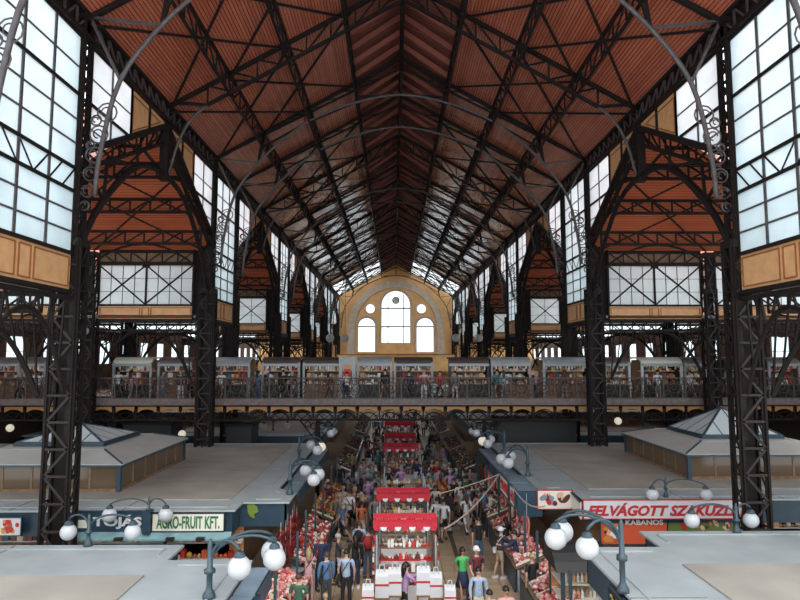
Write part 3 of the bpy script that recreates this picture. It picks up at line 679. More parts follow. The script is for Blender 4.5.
# exterior ground and far gallery
far_g = thing('end_gallery', (0, YG - 4, 5), 'pale gallery parapet in front of the far gable wall', 'gallery')
part(far_g, 'deck', MB().box(-10, 10, YG - 4, YG - .1, 4.8, 5.1), 'wood'); part(far_g, 'parapet', MB().box(-10, 10, YG - 4.1, YG - 3.95, 5.1, 7.9), 'gable'); 
part(far_g, 'coping', MB().box(-10, 10, YG - 4.2, YG - 3.85, 7.9, 8.05), 'wood')
# ------------------------------------------------------------------ the cross gallery (bridge) and its stalls
BY, BD = 33.35, 5.22          # front edge, deck height
br = thing('cross_gallery', (0, BY, BD), 'long upper walkway crossing the whole hall at the second pair of columns, with iron railing', 'gallery')
XA, XB = -23.4, 23.4; PW = 1.17
part(br, 'deck', MB().box(XA, XB, BY + .02, 37.4, BD - .14, BD - .02), 'wood')
part(br, 'fascia_beam', MB().box(XA, XB, BY - .04, BY + .02, BD - .12, BD + .22), 'fascia')
part(br, 'fascia_strip', MB().box(XA, XB, BY - .09, BY + .02, BD - .19, BD - .12), 'iron')
part(br, 'handrail', MB().box(XA, XB, BY - .05, BY + .05, BD + 1.27, BD + 1.33), 'rail')
part(br, 'foot_rail', MB().box(XA, XB, BY - .03, BY + .03, BD + .24, BD + .28), 'rail')
part(br, 'truss_bottom_chord', MB().box(XA, XB, BY + .02, BY + .16, BD - .95, BD - .85), 'iron')
part(br, 'back_beam', MB().box(XA, XB, 37.2, 37.35, BD - .7, BD + .1), 'iron')
part(br, 'back_handrail', MB().box(XA, XB, 37.3, 37.36, BD + 1.05, BD + 1.1), 'iron')
def rail_panel():
    m = MB(); c = PW / 2
    m.ring((c, 0, .52), .30, .026, 'y', 14, 4); m.ring((c, 0, .52), .13, .024, 'y', 10, 4)
    for s_ in (-1, 1):
        m.ring((c + s_ * .42, 0, .80), .13, .022, 'y', 10, 4); m.ring((c + s_ * .42, 0, .24), .13, .022, 'y', 10, 4)
        m.bar((c + s_ * .54, 0, 0), (c + s_ * .12, 0, .98), .028).bar((c + s_ * .54, 0, .98), (c + s_ * .12, 0, 0), .028)
    return m.mesh('railing_panel', 'rail')
rp_me = rail_panel(); post_me = MB().box(-.035, .035, -.035, .035, 0, 1.12).mesh('post', 'rail')
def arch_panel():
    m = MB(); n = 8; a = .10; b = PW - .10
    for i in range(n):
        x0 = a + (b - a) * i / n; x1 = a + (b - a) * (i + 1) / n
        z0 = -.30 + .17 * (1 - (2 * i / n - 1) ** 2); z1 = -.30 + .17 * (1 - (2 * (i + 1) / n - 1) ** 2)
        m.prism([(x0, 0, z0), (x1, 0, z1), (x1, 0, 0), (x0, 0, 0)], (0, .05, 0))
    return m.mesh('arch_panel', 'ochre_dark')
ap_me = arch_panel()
def truss_panel():
    m = MB(); c = PW / 2
    m.tube([(c + .48 * math.cos(R(a)), .03, -.62 + .40 * math.sin(R(a)) - .1) for a in range(0, 181, 20)], .028, 4)
    m.bar((.04, .03, -.2), (c, .03, -.66), .04).bar((PW - .04, .03, -.2), (c, .03, -.66), .04).bar((0, .03, -.1), (0, .03, -.72), .07)
    m.ring((.16, .03, -.56), .09, .018, 'y', 8, 4).ring((PW - .16, .03, -.56), .09, .018, 'y', 8, 4)
    return m.mesh('truss_web', 'iron')
tp_me = truss_panel()
x = XA
while x < XB - PW * .5:
    link('railing_panel', rp_me, br, None, (x, 0, .28)); link('railing_post', post_me, br, None, (x, 0, .22))
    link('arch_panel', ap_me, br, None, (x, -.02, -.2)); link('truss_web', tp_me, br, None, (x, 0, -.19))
    x += PW
# scroll brackets on slim posts
for sd in (-1, 1):
    x = sd * 4.45
    t = thing('bracket_post', (x, BY + .3, 0), f'slim iron post with scroll bracket carrying the cross gallery on the {SIDE[sd]} of the aisle', 'post', )
    part(t, 'post', MB().tube([(x, BY + .3, 0), (x, BY + .3, BD - .9)], .11, 8), 'iron')
    for s_ in (-1, 1):
        part(t, 'bracket_arm', MB().bar((x, BY + .3, BD - 2.2), (x + s_ * .95, BY + .3, BD - .95), .07), 'iron')
        for (dx, dz, r) in ((.22, -1.25, .17), (.55, -1.15, .15), (.18, -1.7, .13)): part(t, 'scroll', MB().ring((x + s_ * dx, BY + .3, BD + dz), r, .025, 'y', 12, 4), 'iron')
# stalls on the gallery
def gallery_stall(xa, xb, roofmat, label, gm='mixed', frame='grey', z=BD):
    t = thing('gallery_stall', ((xa + xb) / 2, 35, z), label, 'market stall', None)
    y0, y1, H = 34.9, 36.6, 2.42
    P = [(y0 - .05, z + H - .42), (y0 + .05, z + H - .2), (y0 + .28, z + H - .05), (y0 + .6, z + H), (y1, z + H), (y1, z + H - .1), (y0 + .6, z + H - .1), (y0 + .3, z + H - .15), (y0 + .12, z + H - .3), (y0 + .03, z + H - .45)]
    part(t, 'curved_roof', MB().prism([(xa, a, b) for a, b in P], (xb - xa, 0, 0)), roofmat)
    part(t, 'roof_strip', MB().box(xa, xb, y0 - .1, y0 - .06, z + H - .50, z + H - .36), 'border')
    for x_ in (xa + .05, xb - .05): part(t, 'frame_post', MB().box(x_ - .06, x_ + .06, y0 - .04, y0 + .08, z, z + H - .3), frame)
    part(t, 'counter', MB().box(xa + .1, xb - .1, y0 - .1, y0 + .5, z, z + .85), rnd.choice(['wood', 'black', 'black', 'wood']))
    part(t, 'back_board', MB().box(xa + .1, xb - .1, y1 - .1, y1 - .02, z, z + 2.25), rnd.choice(['wood', 'black', 'wood']))
    for k, zz in enumerate((.90, 1.28, 1.64)):
        yy = y0 + .1 + .3 * k
        shf = part(t, 'shelf', MB().box(xa + .12, xb - .12, yy, yy + .32, z + zz - .03, z + zz), 'wood' if k < 2 else 'cream')
        g = MB(); xx = xa + .16
        while xx < xb - .22:
            w_ = rnd.uniform(.05, .16); h_ = rnd.uniform(.12, .27)
            if rnd.random() < .3: g.ball((xx + w_ / 2, yy + .14, z + zz + w_ / 2), w_ / 2, 6)
            else: g.box(xx, xx + w_, yy + .05, yy + .22, z + zz, z + zz + h_)
            xx += w_ + .02
        part(shf, 'shelf_goods', g, gm, 'stuff')
    g = MB(); xx = xa + .15
    while xx < xb - .15:
        h_ = rnd.uniform(.1, .35); g.box(xx, xx + .08, y0 + .02, y0 + .07, z + 2.0 - h_, z + 2.0); xx += rnd.uniform(.1, .2)
    part(t, 'hanging_goods', g, rnd.choice(['meat', 'mixed', 'light_goods']), 'stuff')
    part(t, 'strip_lamp', MB().box(xa + .3, xb - .3, y0 + .2, y0 + .26, z + 2.05, z + 2.09), 'tube_on')
    return t
def bx_(px): return at_y(px, 365, 34.9).x
DESC = [(209, 250, 'wood and brown leather goods', 'wood', 'wood', 'grey'), (262, 300, 'mixed souvenirs beside a blue dressed shopper', 'mixed', 'grey', 'grey'),
        (303, 341, 'orange and cream boxes', 'light_goods', 'grey', 'grey'), (357, 392, 'white shelves and dark cushions', 'light_goods', 'border', 'border'),
        (394, 433, 'red and white embroidered cloth', 'souv', 'grey', 'border'), (449, 489, 'rows of white boxes between posters', 'light_goods', 'grey', 'black'),
        (491, 531, 'pale clothing and an orange box shelf', 'light_goods', 'border', 'grey'), (543, 590, 'crowded knick-knacks under a broad pale roof', 'mixed', 'border', 'border')]
for a, b, d, g, rf, fr_ in DESC:
    gallery_stall(bx_(a), bx_(b), 'rail' if rf == 'grey' else 'grey', f'gallery stall with curved metal roof selling {d}', 'mixed' if g == 'wood' else g, fr_)
for a, b, d, g in ((604, 630, 'white crockery beside the right hall column', 'light_goods'), (641, 682, 'dark goods inside a white frame with a red garment', 'mixed'), (684, 706, 'brown baskets next to the outer right column', 'light_goods'), (726, 752, 'cream tablecloths between the two right columns', 'light_goods'), (768, 800, 'orange and white prints at the far right end', 'souv'),
                   (113, 152, 'grey clothes under a long white canopy', 'mixed'), (158, 192, 'blue bags under a lit strip lamp', 'mixed'), (-12, 20, 'dark grey shutters at the far left end', 'mixed'), (24, 46, 'white boxes left of the big left column', 'light_goods')):
    gallery_stall(bx_(a), bx_(b), 'cream' if a in (641, 113) else 'fascia', f'gallery stall with {d}', g, 'white' if a in (641, 604) else 'grey')
# pale poles with a poster between two stalls
t = thing('garment_stand', (bx_(347), 34.75, BD), 'tall pale frame with red and black garments between two gallery stalls', 'display frame')
for px in (341, 354): part(t, 'frame_post', MB().box(bx_(px) - .1, bx_(px) + .1, 34.65, 34.8, BD, BD + 2.45), 'border')
part(t, 'header', MB().box(bx_(341), bx_(354), 34.66, 34.78, BD + 2.0, BD + 2.4), 'border')
part(t, 'garment', MB().box(bx_(344), bx_(351), 34.7, 34.76, BD + 1.1, BD + 1.75), 'red'); part(t, 'garment', MB().box(bx_(343), bx_(350), 34.68, 34.72, BD + .3, BD + 1.1), 'navy')

# ------------------------------------------------------------------ ground level stall blocks
ZR = 3.0
def poly_slab(t, name, poly, z0, z1, material, kind=None):
    return part(t, name, MB().prism([(x, y, z0) for x, y in poly], (0, 0, z1 - z0)), material)
def inset(poly, d):
    """shrink a simple counter-clockwise outline"""
    n = len(poly); out = []
    for i in range(n):
        p0, p1, p2 = Vector(poly[i - 1]), Vector(poly[i]), Vector(poly[(i + 1) % n])
        e1 = (p1 - p0).normalized(); e2 = (p2 - p1).normalized(); n1 = Vector((-e1.y, e1.x)); n2 = Vector((-e2.y, e2.x))
        b = n1 + n2; b = b / max(.3, b.dot(n1)); out.append(tuple(p1 + b * d))
    return out
def stall_block(name, poly, label, fascia_h=.74, border=1.35, fmat='navy', top=ZR, seams=True, inn=None):
    """poly: CCW plan outline"""
    cx = sum(p[0] for p in poly) / len(poly); cy = sum(p[1] for p in poly) / len(poly)
    t = thing(name, (cx, cy, 0), label, 'stall block')
    poly_slab(t, 'metal_roof_edge', poly, top - .06, top, 'border')
    given = inn; inn = inn or inset(poly, border); poly_slab(t, 'felt_roof', inn, top, top + .035, 'felt')
    n = len(poly); fb = inset(poly, .12)
    for i in range(n):
        a, b = Vector(fb[i]), Vector(fb[(i + 1) % n]); d = b - a
        if d.length < .1: continue
        d.normalize(); nn = Vector((-d.y, d.x)) * .06
        part(t, 'fascia', MB().prism([(a.x, a.y, top - .06), (b.x, b.y, top - .06), (b.x + nn.x, b.y + nn.y, top - .06), (a.x + nn.x, a.y + nn.y, top - .06)], (0, 0, -fascia_h)), fmat)
    body = given or inset(poly, 1.3)
    poly_slab(t, 'inner_walls', body, 0, top - .1, 'wood')
    if seams:
        xs_ = [p[0] for p in inn]; ys_ = [p[1] for p in inn]; y = min(ys_) + 2.6
        sx_ = min(p[0] for p in inn), max(p[0] for p in inn)
        while y < max(ys_) - .5:
            part(t, 'roof_seam', MB().box(sx_[0] + .4, sx_[1] - .4, y, y + .05, top + .03, top + .045), 'seam'); y += 2.9
    # joints across the metal edge
    for i in range(n):
        a, b = Vector(poly[i]), Vector(poly[(i + 1) % n]); L_ = (b - a).length; k = int(L_ / 3.2)
        if L_ < .5: continue
        nn = (b - a).normalized(); nn = Vector((-nn.y, nn.x)) * border; c_, e_ = a + nn, b + nn
        for j in range(1, k):
            f = j / k; p, q = a.lerp(b, f), c_.lerp(e_, f); part(t, 'roof_joint', MB().bar((p.x, p.y, top + .003), (q.x, q.y, top + .003), .03, .02), 'seam')
        nn = nn / border * .35; dd = (b - a).normalized() * .35; p, q = a + nn + dd, b + nn - dd; part(t, 'standing_edge', MB().bar((p.x, p.y, top + .012), (q.x, q.y, top + .012), .05, .03), 'border')
    return t
XL, XR = -4.5, 4.75
AL, AR = -4.1, 4.8
def P(px, py, z=ZR): v = at_z(px, py, z); return (v.x, v.y)
# back blocks (behind the first column pair)
yb0 = P(200, 510)[1]; yc0 = P(260, 502)[1]
LB = [(-22.5, 34.2), (-22.5, yb0), (P(235, 510)[0], yb0), (P(243, 502)[0], yc0), (-3.78, yc0), (-3.78, 21.9), (XL, 22.7), (XL, 34.2)]
blk1 = stall_block('stall_block', LB, 'large flat roofed stall block left of the aisle behind the egg and fruit signs', border=1.9, inn=[(-22, 33.4), (-22, yb0 + 1.3), (-5.75, yb0 + 1.3), (-5.75, 33.4)])
yr0 = P(660, 499)[1]; yrc = P(555, 490)[1]
RB = [(XR, 34.2), (XR, yrc), (P(572, 490)[0], yrc), (P(583, 499)[0], yr0), (22.5, yr0), (22.5, 34.2)]
blk2 = stall_block('stall_block', RB, 'large flat roofed stall block right of the aisle behind the red lettered butcher sign', border=1.8, inn=[(6.5, 33.4), (6.5, yr0 + 1.5), (22, yr0 + 1.5), (22, 33.4)])
# near blocks
yl = P(100, 545)[1]; ylc = P(210, 560)[1]; cxl = P(184, 545)[0]
LN = [(-14, 6.0), (-3.68, 6.0), (-3.68, ylc), (cxl, ylc), (cxl, yl), (-14, yl)]
blk3 = stall_block('stall_block', LN, 'near flat stall roof in front of the egg sign, left of the aisle', border=1.5, inn=[(-14, 6.2), (-5.75, 6.2), (-5.75, 13.8), (-14, 13.8)])
yr = P(720, 531)[1]; yrc2 = P(625, 547)[1]; cxr = P(640, 532)[0]
RN = [(4.2, 6.0), (15, 6.0), (15, yr), (cxr, yr), (cxr, yrc2), (4.2, yrc2)]
blk4 = stall_block('stall_block', RN, 'near flat stall roof in front of the butcher sign, right of the aisle', border=1.5, inn=[(6.1, 6.2), (14.8, 6.2), (14.8, 14.4), (6.1, 14.4)])
# blocks beyond the cross gallery
for k, (ya, yb) in enumerate(((37.6, 52.0), (55.5, 71.0), (74.5, 90), (93.5, 106))):
    for sd in (-1, 1):
        x0 = XL if sd < 0 else XR; x1 = sd * 22.5
        xa, xb = sorted((x0, x1)); stall_block('stall_block', [(xa, ya), (xb, ya), (xb, yb), (xa, yb)], f'{ORD[k]} flat stall roof beyond the cross gallery on the {SIDE[sd]} side', border=1.3, seams=False)
# blue-grey canopies stepping out over the aisle, in separate sections
def canopy(x0, x1, ya, yb, z, label, n):
    t = thing('aisle_canopy', ((x0 + x1) / 2, ya, z), label, 'canopy', 'blue-grey canopies over the stall fronts')
    for i in range(n):
        a = ya + (yb - ya) * i / n; b = ya + (yb - ya) * (i + 1) / n - .12
        part(t, 'canopy_panel', MB().box(x0, x1, a, b, z - .06, z), 'steel')
        xo = x1 if x0 < -1 else x0
        part(t, 'valance_board', MB().box(xo - .02, xo + .02, a, b, z - .42, z), 'navy')
canopy(XL + .02, XL + .66, 22.8, 33.4, ZR - .18, 'blue-grey metal canopy along the left stall front, up to the cross gallery', 6)
canopy(XR - .7, XR - .02, 25.6, 33.4, ZR - .18, 'blue-grey metal canopy along the right stall front, beyond the meat signs', 4)
canopy(XR - .8, XR - .02, yrc + .1, 25.4, ZR - .05, 'blue-grey canopy above the two red and white meat signs', 2)
canopy(-3.66, -3.2, 8, ylc - .1, ZR - .1, 'blue-grey canopy edge beside the near left globe lamp', 4)
# dark alcove boxes under the gallery (service cabins)
for (pa, pb, yy, lab) in ((112, 136, 35, 'left'), (500, 545, 35.5, 'right of the aisle')):
    pass
for (x0, x1, y0, y1, z1, lab) in ((-15.2, -12.6, 34.6, 36.6, 4.1, 'black cabin under the cross gallery near the outer left column'), (-9.6, -8.2, 34.6, 36.4, 4.0, 'black cabin under the cross gallery right of the second left column'), (5.4, 9.8, 35.0, 36.8, 4.2, 'long black cabin under the cross gallery right of the aisle')):
    t = thing('service_cabin', ((x0 + x1) / 2, y0, 0), lab, 'cabin'); part(t, 'cabin_body', MB().box(x0, x1, y0, y1, 0, z1 - .15), 'black'); part(t, 'cabin_roof', MB().box(x0 - .1, x1 + .1, y0 - .1, y1 + .1, z1 - .15, z1), 'iron')
    part(t, 'cabin_door', MB().box(x0 + .3, x0 + 1.0, y0 - .04, y0, .1, 2.1), 'wood')

# roof lanterns with glass pyramids
def lantern(xc, yc, hx, hy, label, apexz=5.35):
    t = thing('roof_lantern', (xc, yc, ZR), label, 'roof lantern'); z0, z1, z2 = ZR + .03, ZR + 1.0, ZR + 1.32
    ex = .15
    c0 = [(xc - hx - ex, yc - hy - ex), (xc + hx + ex, yc - hy - ex), (xc + hx + ex, yc + hy + ex), (xc - hx - ex, yc + hy + ex)]
    c1 = [(xc - hx + 1.0, yc - hy + 1.0), (xc + hx - 1.0, yc - hy + 1.0), (xc + hx - 1.0, yc + hy - 1.0), (xc - hx + 1.0, yc + hy - 1.0)]
    for i in range(4):
        a, b, c, d = c0[i], c0[(i + 1) % 4], c1[(i + 1) % 4], c1[i]
        part(t, 'roof_slope', MB().add([(a[0], a[1], z1), (b[0], b[1], z1), (c[0], c[1], z2), (d[0], d[1], z2), (a[0], a[1], z1 - .1), (b[0], b[1], z1 - .1)], [(0, 1, 2, 3), (0, 4, 5, 1)]), 'lroof')
        part(t, 'hip_capping', MB().bar((a[0], a[1], z1 + .02), (d[0], d[1], z2 + .02), .05, .05), 'navy')
        part(t, 'eaves_rail', MB().bar((a[0], a[1], z1 - .07), (b[0], b[1], z1 - .07), .06, .06), 'navy')
    part(t, 'flat_roof', MB().box(c1[0][0], c1[1][0], c1[0][1], c1[2][1], z2 - .1, z2 + .02), 'lroof')
    # glazed walls
    w0 = [(xc - hx, yc - hy), (xc + hx, yc - hy), (xc + hx, yc + hy), (xc - hx, yc + hy)]
    for i in range(4):
        a, b = Vector(w0[i]), Vector(w0[(i + 1) % 4]); n = 6
        part(t, 'corner_post', MB().box(a.x - .07, a.x + .07, a.y - .07, a.y + .07, z0, z1 - .1), 'navy')
        for k in range(n):
            p, q = a.lerp(b, k / n), a.lerp(b, (k + 1) / n)
            part(t, 'pane', MB().bar((p.x, p.y, (z0 + z1) / 2), (q.x, q.y, (z0 + z1) / 2), .02, z1 - z0 - .2), M['lglass'])
            if k: part(t, 'window_post', MB().box(p.x - .035, p.x + .035, p.y - .035, p.y + .035, z0, z1 - .1), 'wood')
        part(t, 'base_rail', MB().bar((a.x, a.y, z0 + .05), (b.x, b.y, z0 + .05), .12, .12), 'wood')
    part(t, 'inner_lining', MB().box(xc - hx * .8, xc + hx * .8, yc - hy * .8, yc + hy * .8, z0, z1 - .2), 'orangewood')
    # pyramid
    hp = 1.6; q = [(xc - hp, yc - hp), (xc + hp, yc - hp), (xc + hp, yc + hp), (xc - hp, yc + hp)]; zp = z2 + .14; A = Vector((xc, yc, apexz))
    part(t, 'skylight_curb', MB().box(xc - hp - .08, xc + hp + .08, yc - hp - .08, yc + hp + .08, z2, zp), 'navy')
    for i in range(4):
        a, b = Vector((*q[i], zp)), Vector((*q[(i + 1) % 4], zp))
        part(t, 'hip_bar', MB().bar(a, A, .09), 'navy'); part(t, 'edge_bar', MB().bar(a, b, .09), 'navy')
        n = 4
        for k in range(n):
            p0, p1 = a.lerp(b, k / n), a.lerp(b, (k + 1) / n)
            def up(f):   # point on the slope above base fraction f, on the hip line
                g = min(f, 1 - f) * 2; base = a.lerp(b, f); return base + (A - (a + b) / 2) * g
            t0, t1 = up(k / n), up((k + 1) / n); V = [p0, p1, t1, t0]
            if (V[2] - V[1]).length < .01: V = [p0, p1, t0]
            elif (V[3] - V[0]).length < .01: V = [p0, p1, t1]
            part(t, 'skylight_pane', MB().prism(V, (0, 0, .02)), M['pglass'])
            if k: part(t, 'glazing_bar', MB().bar(p0, t0, .05), 'navy')
    part(t, 'finial', MB().ball(tuple(A), .1, 8), 'navy')
M['lglass'] = mat('lantern_side_glass', (.13, .085, .05), .10); M['pglass'] = mat('skylight_glass', (.60, .68, .70), .15)
lantern(-12.9, 25.3, 3.0, 3.3, 'glazed roof lantern with glass pyramid behind the big left column', 5.0)
lantern(13.85, 27.2, 3.0, 3.2, 'glazed roof lantern with glass pyramid beside the big right column', 5.45)
for sd in (-1, 1): lantern(sd * 13.2, 45, 3.0, 3.2, f'glazed roof lantern with glass pyramid beyond the cross gallery on the {SIDE[sd]}', 5.2)

# ------------------------------------------------------------------ signs
def lettering(parent, text, size, material, loc, rot, width=None, shear=0.0, ext=.008, bold=.0, height=None):
    c = bpy.data.curves.new('lettering', 'FONT'); c.body = text; c.size = size; c.extrude = ext; c.shear = shear; c.offset = bold; c.align_x = 'CENTER'; c.align_y = 'CENTER'; c.resolution_u = 3
    c.materials.append(M[material]); o = bpy.data.objects.new('lettering', c); COL.objects.link(o); o.parent = parent; o.location = Vector(loc) - parent.location; o.rotation_euler = rot
    me = bpy.data.meshes.new_from_object(o.evaluated_get(bpy.context.evaluated_depsgraph_get())); bpy.data.objects.remove(o); bpy.data.curves.remove(c)
    xs_ = [v.co.x for v in me.vertices]; ys_ = [v.co.y for v in me.vertices]; o = link('lettering', me, parent); o.location = Vector(loc) - parent.location; o.rotation_euler = rot
    kx = width / (max(xs_) - min(xs_)); ky = height / (max(ys_) - min(ys_)) if height else kx; mx_, my_ = (max(xs_) + min(xs_)) / 2, (max(ys_) + min(ys_)) / 2
    for v in me.vertices: v.co.x = (v.co.x - mx_) * kx; v.co.y = (v.co.y - my_) * ky
    return o
def front_sign(name, x0, x1, z0, z1, y, label, board, text=None, tm=None, shear=0, frame='navy', bold=.01, pad=.12, cat='sign'):
    t = thing(name, ((x0 + x1) / 2, y, z0), label, cat)
    part(t, 'board', MB().box(x0, x1, y, y + .05, z0, z1), board)
    f = MB()
    f.box(x0 - .03, x1 + .03, y - .02, y + .05, z0 - .03, z0).box(x0 - .03, x1 + .03, y - .02, y + .05, z1, z1 + .03).box(x0 - .03, x0, y - .02, y + .05, z0, z1).box(x1, x1 + .03, y - .02, y + .05, z0, z1)
    part(t, 'rim', f, frame)
    if text: lettering(t, text, (z1 - z0) * .9, tm, ((x0 + x1) / 2, y - .012, (z0 + z1) / 2), (R(90), 0, 0), (x1 - x0) - 2 * pad, shear, height=(z1 - z0) * .74, bold=bold)
    return t
def sx(px, y, py=520): return at_y(px, py, y).x
def sz(py, y, px=400): return at_y(px, py, y).z
ys = yb0 - .12
front_sign('shop_sign', sx(76, ys), sx(149, ys), sz(531, ys), sz(511, ys), ys, 'navy signboard with rounded white letters reading TOJÁS', 'navy')
t = [o for o in COL.objects if o.get('label', '').endswith('reading TOJÁS')][0]
lettering(t, 'TOJÁS', .5, 'white', ((sx(93, ys) + sx(142, ys)) / 2, ys - .012, sz(521, ys)), (R(90), 0, 0), sx(142, ys) - sx(93, ys), 0, bold=.018, height=.42)
part(t, 'small_plate', MB().box(sx(77, ys), sx(89, ys), ys - .02, ys, sz(527, ys), sz(519, ys)), 'cream')
front_sign('shop_sign', sx(153, ys), sx(224, ys), sz(530, ys), sz(513, ys), ys - .03, 'white signboard with dark green letters reading AGRO-FRUIT KFT.', 'cream', 'AGRO-FRUIT KFT.', 'green', frame='black')
part(thing('sign_pillar', (sx(149, ys), ys, 2), 'dark navy pillar box between the egg and fruit signs', 'pillar box'), 'box_body', MB().box(sx(145, ys), sx(152, ys), ys - .2, ys + .1, sz(532, ys), ZR + .05), 'navy')
y_ = yc0 - .03 + .12
t = thing('emblem_plate', (sx(255, y_), y_, 2.5), 'yellow-green leaf emblem on the navy fascia at the left block corner', 'emblem')
part(t, 'leaf', MB().prism([(sx(252, y_) + a * .16, y_ - .02, sz(510, y_) + b * .2) for a, b in ((-1, .9), (0, 1.2), (1, .6), (1.3, -.2), (.4, -.6), (.6, -1.3), (-.3, -1), (-.9, -.3))], (0, .02, 0)), mat('emblem_green', (.16, .22, .03), .5))
t = thing('awning_band', (sx(150, ys), ys - .3, 2.2), 'pale teal awning band with small black lamps below the fruit signs', 'awning')
part(t, 'awning_sheet', MB().prism([(sx(76, ys), ys - .02, sz(531, ys)), (sx(76, ys), ys - .16, sz(537, ys)), (sx(76, ys), ys - .16, sz(539, ys)), (sx(76, ys), ys - .02, sz(536, ys))], (sx(232, ys) - sx(76, ys), 0, 0)), 'teal')
for px in (122, 173, 203): part(t, 'spot_lamp', MB().box(sx(px, ys) - .12, sx(px, ys) + .12, ys - .26, ys - .12, sz(538, ys), sz(535, ys)), 'black')
yq = yr0 - .12
front_sign('shop_sign', sx(584, yq), sx(753, yq), sz(519, yq), sz(501, yq), yq, 'long white signboard with slanted red letters reading FELVÁGOTT SZAKÜZLET', 'white', 'FELVÁGOTT SZAKÜZLET', 'red', .3, frame='red', bold=.02)
t = front_sign('shop_sign', sx(603, yq), sx(670, yq), sz(547, yq), sz(521, yq), yq + .25, 'orange red panel with white letters reading KABANOS above a food picture', 'orangered')
lettering(t, 'KABANOS', .3, 'cream', ((sx(628, yq) + sx(666, yq)) / 2, yq + .235, sz(525, yq)), (R(90), 0, 0), sx(666, yq) - sx(628, yq), 0, bold=.008, height=.17)
# food pictures: flat prints of sausages, ham and vegetables
def food_picture(parent, x0, x1, z0, z1, y, mats, n=14, seed=1):
    q = random.Random(seed)
    for i in range(n):
        cx_, cz_ = q.uniform(x0 + .1 * (x1 - x0), x1 - .1 * (x1 - x0)), q.uniform(z0 + .15 * (z1 - z0), z1 - .15 * (z1 - z0)); a = q.uniform(.08, .22) * (z1 - z0) * 1.3; b = a * q.uniform(.5, 1.6); th = q.uniform(0, 3)
        pts = []
        for k in range(10):
            u, v = b * math.cos(k * .628), a * .7 * math.sin(k * .628); X = cx_ + u * math.cos(th) - v * math.sin(th); Z = cz_ + u * math.sin(th) + v * math.cos(th)
            pts.append((min(max(X, x0 + .02), x1 - .02), y - .004 - .0008 * i, min(max(Z, z0 + .02), z1 - .02)))
        part(parent, 'printed_shape', MB().prism(pts, (0, .003, 0)), q.choice(mats))
mflesh = mat('print_flesh', (.66, .42, .30), .4); mdark = mat('print_dark', (.10, .03, .02), .4); mleaf = mat('print_leaf', (.13, .18, .05), .4); mor = mat('print_orange', (.62, .22, .05), .4)
food_picture(t, sx(604, yq), sx(626, yq), sz(546, yq), sz(526, yq), yq + .24, [mflesh, M['cream'], mdark, mor], 16, 3)
t = front_sign('picture_sign', sx(671, yq), sx(752, yq), sz(535, yq), sz(521, yq), yq + .25, 'dark green picture strip of sausages under the long butcher sign', mleaf)
food_picture(t, sx(672, yq), sx(751, yq), sz(534, yq), sz(522, yq), yq + .24, [mflesh, mdark, M['red'], mor], 22, 5)
yp = yrc - .12
t = front_sign('picture_sign', sx(538, yp, 500), sx(572, yp, 500), sz(509, yp), sz(491, yp), yp, 'picture sign of cold meats on the navy corner of the right block', 'cream', frame='red')
food_picture(t, sx(539, yp, 500), sx(571, yp, 500), sz(508, yp), sz(492, yp), yp, [M['red'], mflesh, mdark, M['red'], M['steel']], 18, 8)
t = front_sign('picture_sign', sx(-30, ys), sx(21, ys), sz(534, ys), sz(517, ys), ys, 'white picture sign with printed fruit at the far left stall', 'white', frame='navy')
food_picture(t, sx(1, ys), sx(20, ys), sz(533, ys), sz(518, ys), ys, [M['red'], mleaf, mor, mdark, M['red']], 16, 11)
# chamfer sign between the picture and the butcher sign
a, b = Vector((*P(573, 490), 0)), Vector((*P(583, 499), 0)); d = (b - a).normalized(); nn = Vector((d.y, -d.x, 0)) * .1
t = thing('corner_sign', tuple(a + nn + Vector((0, 0, 2.4))), 'small white angled sign between the meat picture and the butcher sign', 'sign')
part(t, 'board', MB().prism([a + nn + Vector((0, 0, 2.45)), b + nn + Vector((0, 0, 2.35)), b + nn + Vector((0, 0, 2.9)), a + nn + Vector((0, 0, 2.95))], -nn * .5), 'cream'); part(t, 'rim', MB().bar(a + nn + Vector((0, 0, 2.95)), b + nn + Vector((0, 0, 2.9)), .05), 'navy')
# signs facing the aisle: worn red brush marks, unreadable from here
def aisle_sign(x, y0, y1, z0, z1, label, board, mark, sd, seed):
    t = thing('aisle_sign', (x, y0, z0), label, 'sign'); q = random.Random(seed); e = -sd * .03
    part(t, 'board', MB().box(min(x, x - e), max(x, x - e), y0, y1, z0, z1), board)
    part(t, 'rim', MB().box(x - .04, x + .04, y0 - .04, y0, z0, z1).box(x - .04, x + .04, y1, y1 + .04, z0, z1).box(x - .04, x + .04, y0, y1, z1, z1 + .04).box(x - .04, x + .04, y0, y1, z0 - .04, z0), 'navy')
    yy = y0 + .1; h = z1 - z0
    while yy < y1 - .2:
        w_ = q.uniform(.12, .2)
        part(t, 'painted_stroke', MB().bar((x + e * 1.1, yy, z0 + h * .2), (x + e * 1.1, yy + w_ * q.uniform(-.2, .6), z0 + h * .82), .02, .05, (0, 1, 0)).bar((x + e * 1.1, yy, z0 + h * q.uniform(.3, .8)), (x + e * 1.1, yy + w_ * .9, z0 + h * q.uniform(.3, .8)), .02, .05, (0, 1, 0)), mark)
        yy += w_ + .06
xs_r = XR - .86
part(thing('corner_box', (XR - .4, yrc, 2.2), 'navy corner box between the aisle meat sign and the meat picture', 'fascia box'), 'box_body', MB().box(XR - .82, XR + .05, yrc - .06, yrc + .05, 2.1, 2.96), 'navy')
aisle_sign(xs_r, yrc + .15, 23.4, 2.35, 2.98, 'nearer of two red on white meat signs facing the aisle', 'cream', 'red', 1, 2)
aisle_sign(xs_r, 23.7, 25.5, 2.35, 2.98, 'farther of two red on white meat signs facing the aisle', 'cream', 'red', 1, 3)
aisle_sign(4.16, 9.0, 13.6, 2.25, 2.85, 'black sign with worn gold script below the near right roof edge', 'black', 'gold', 1, 4)
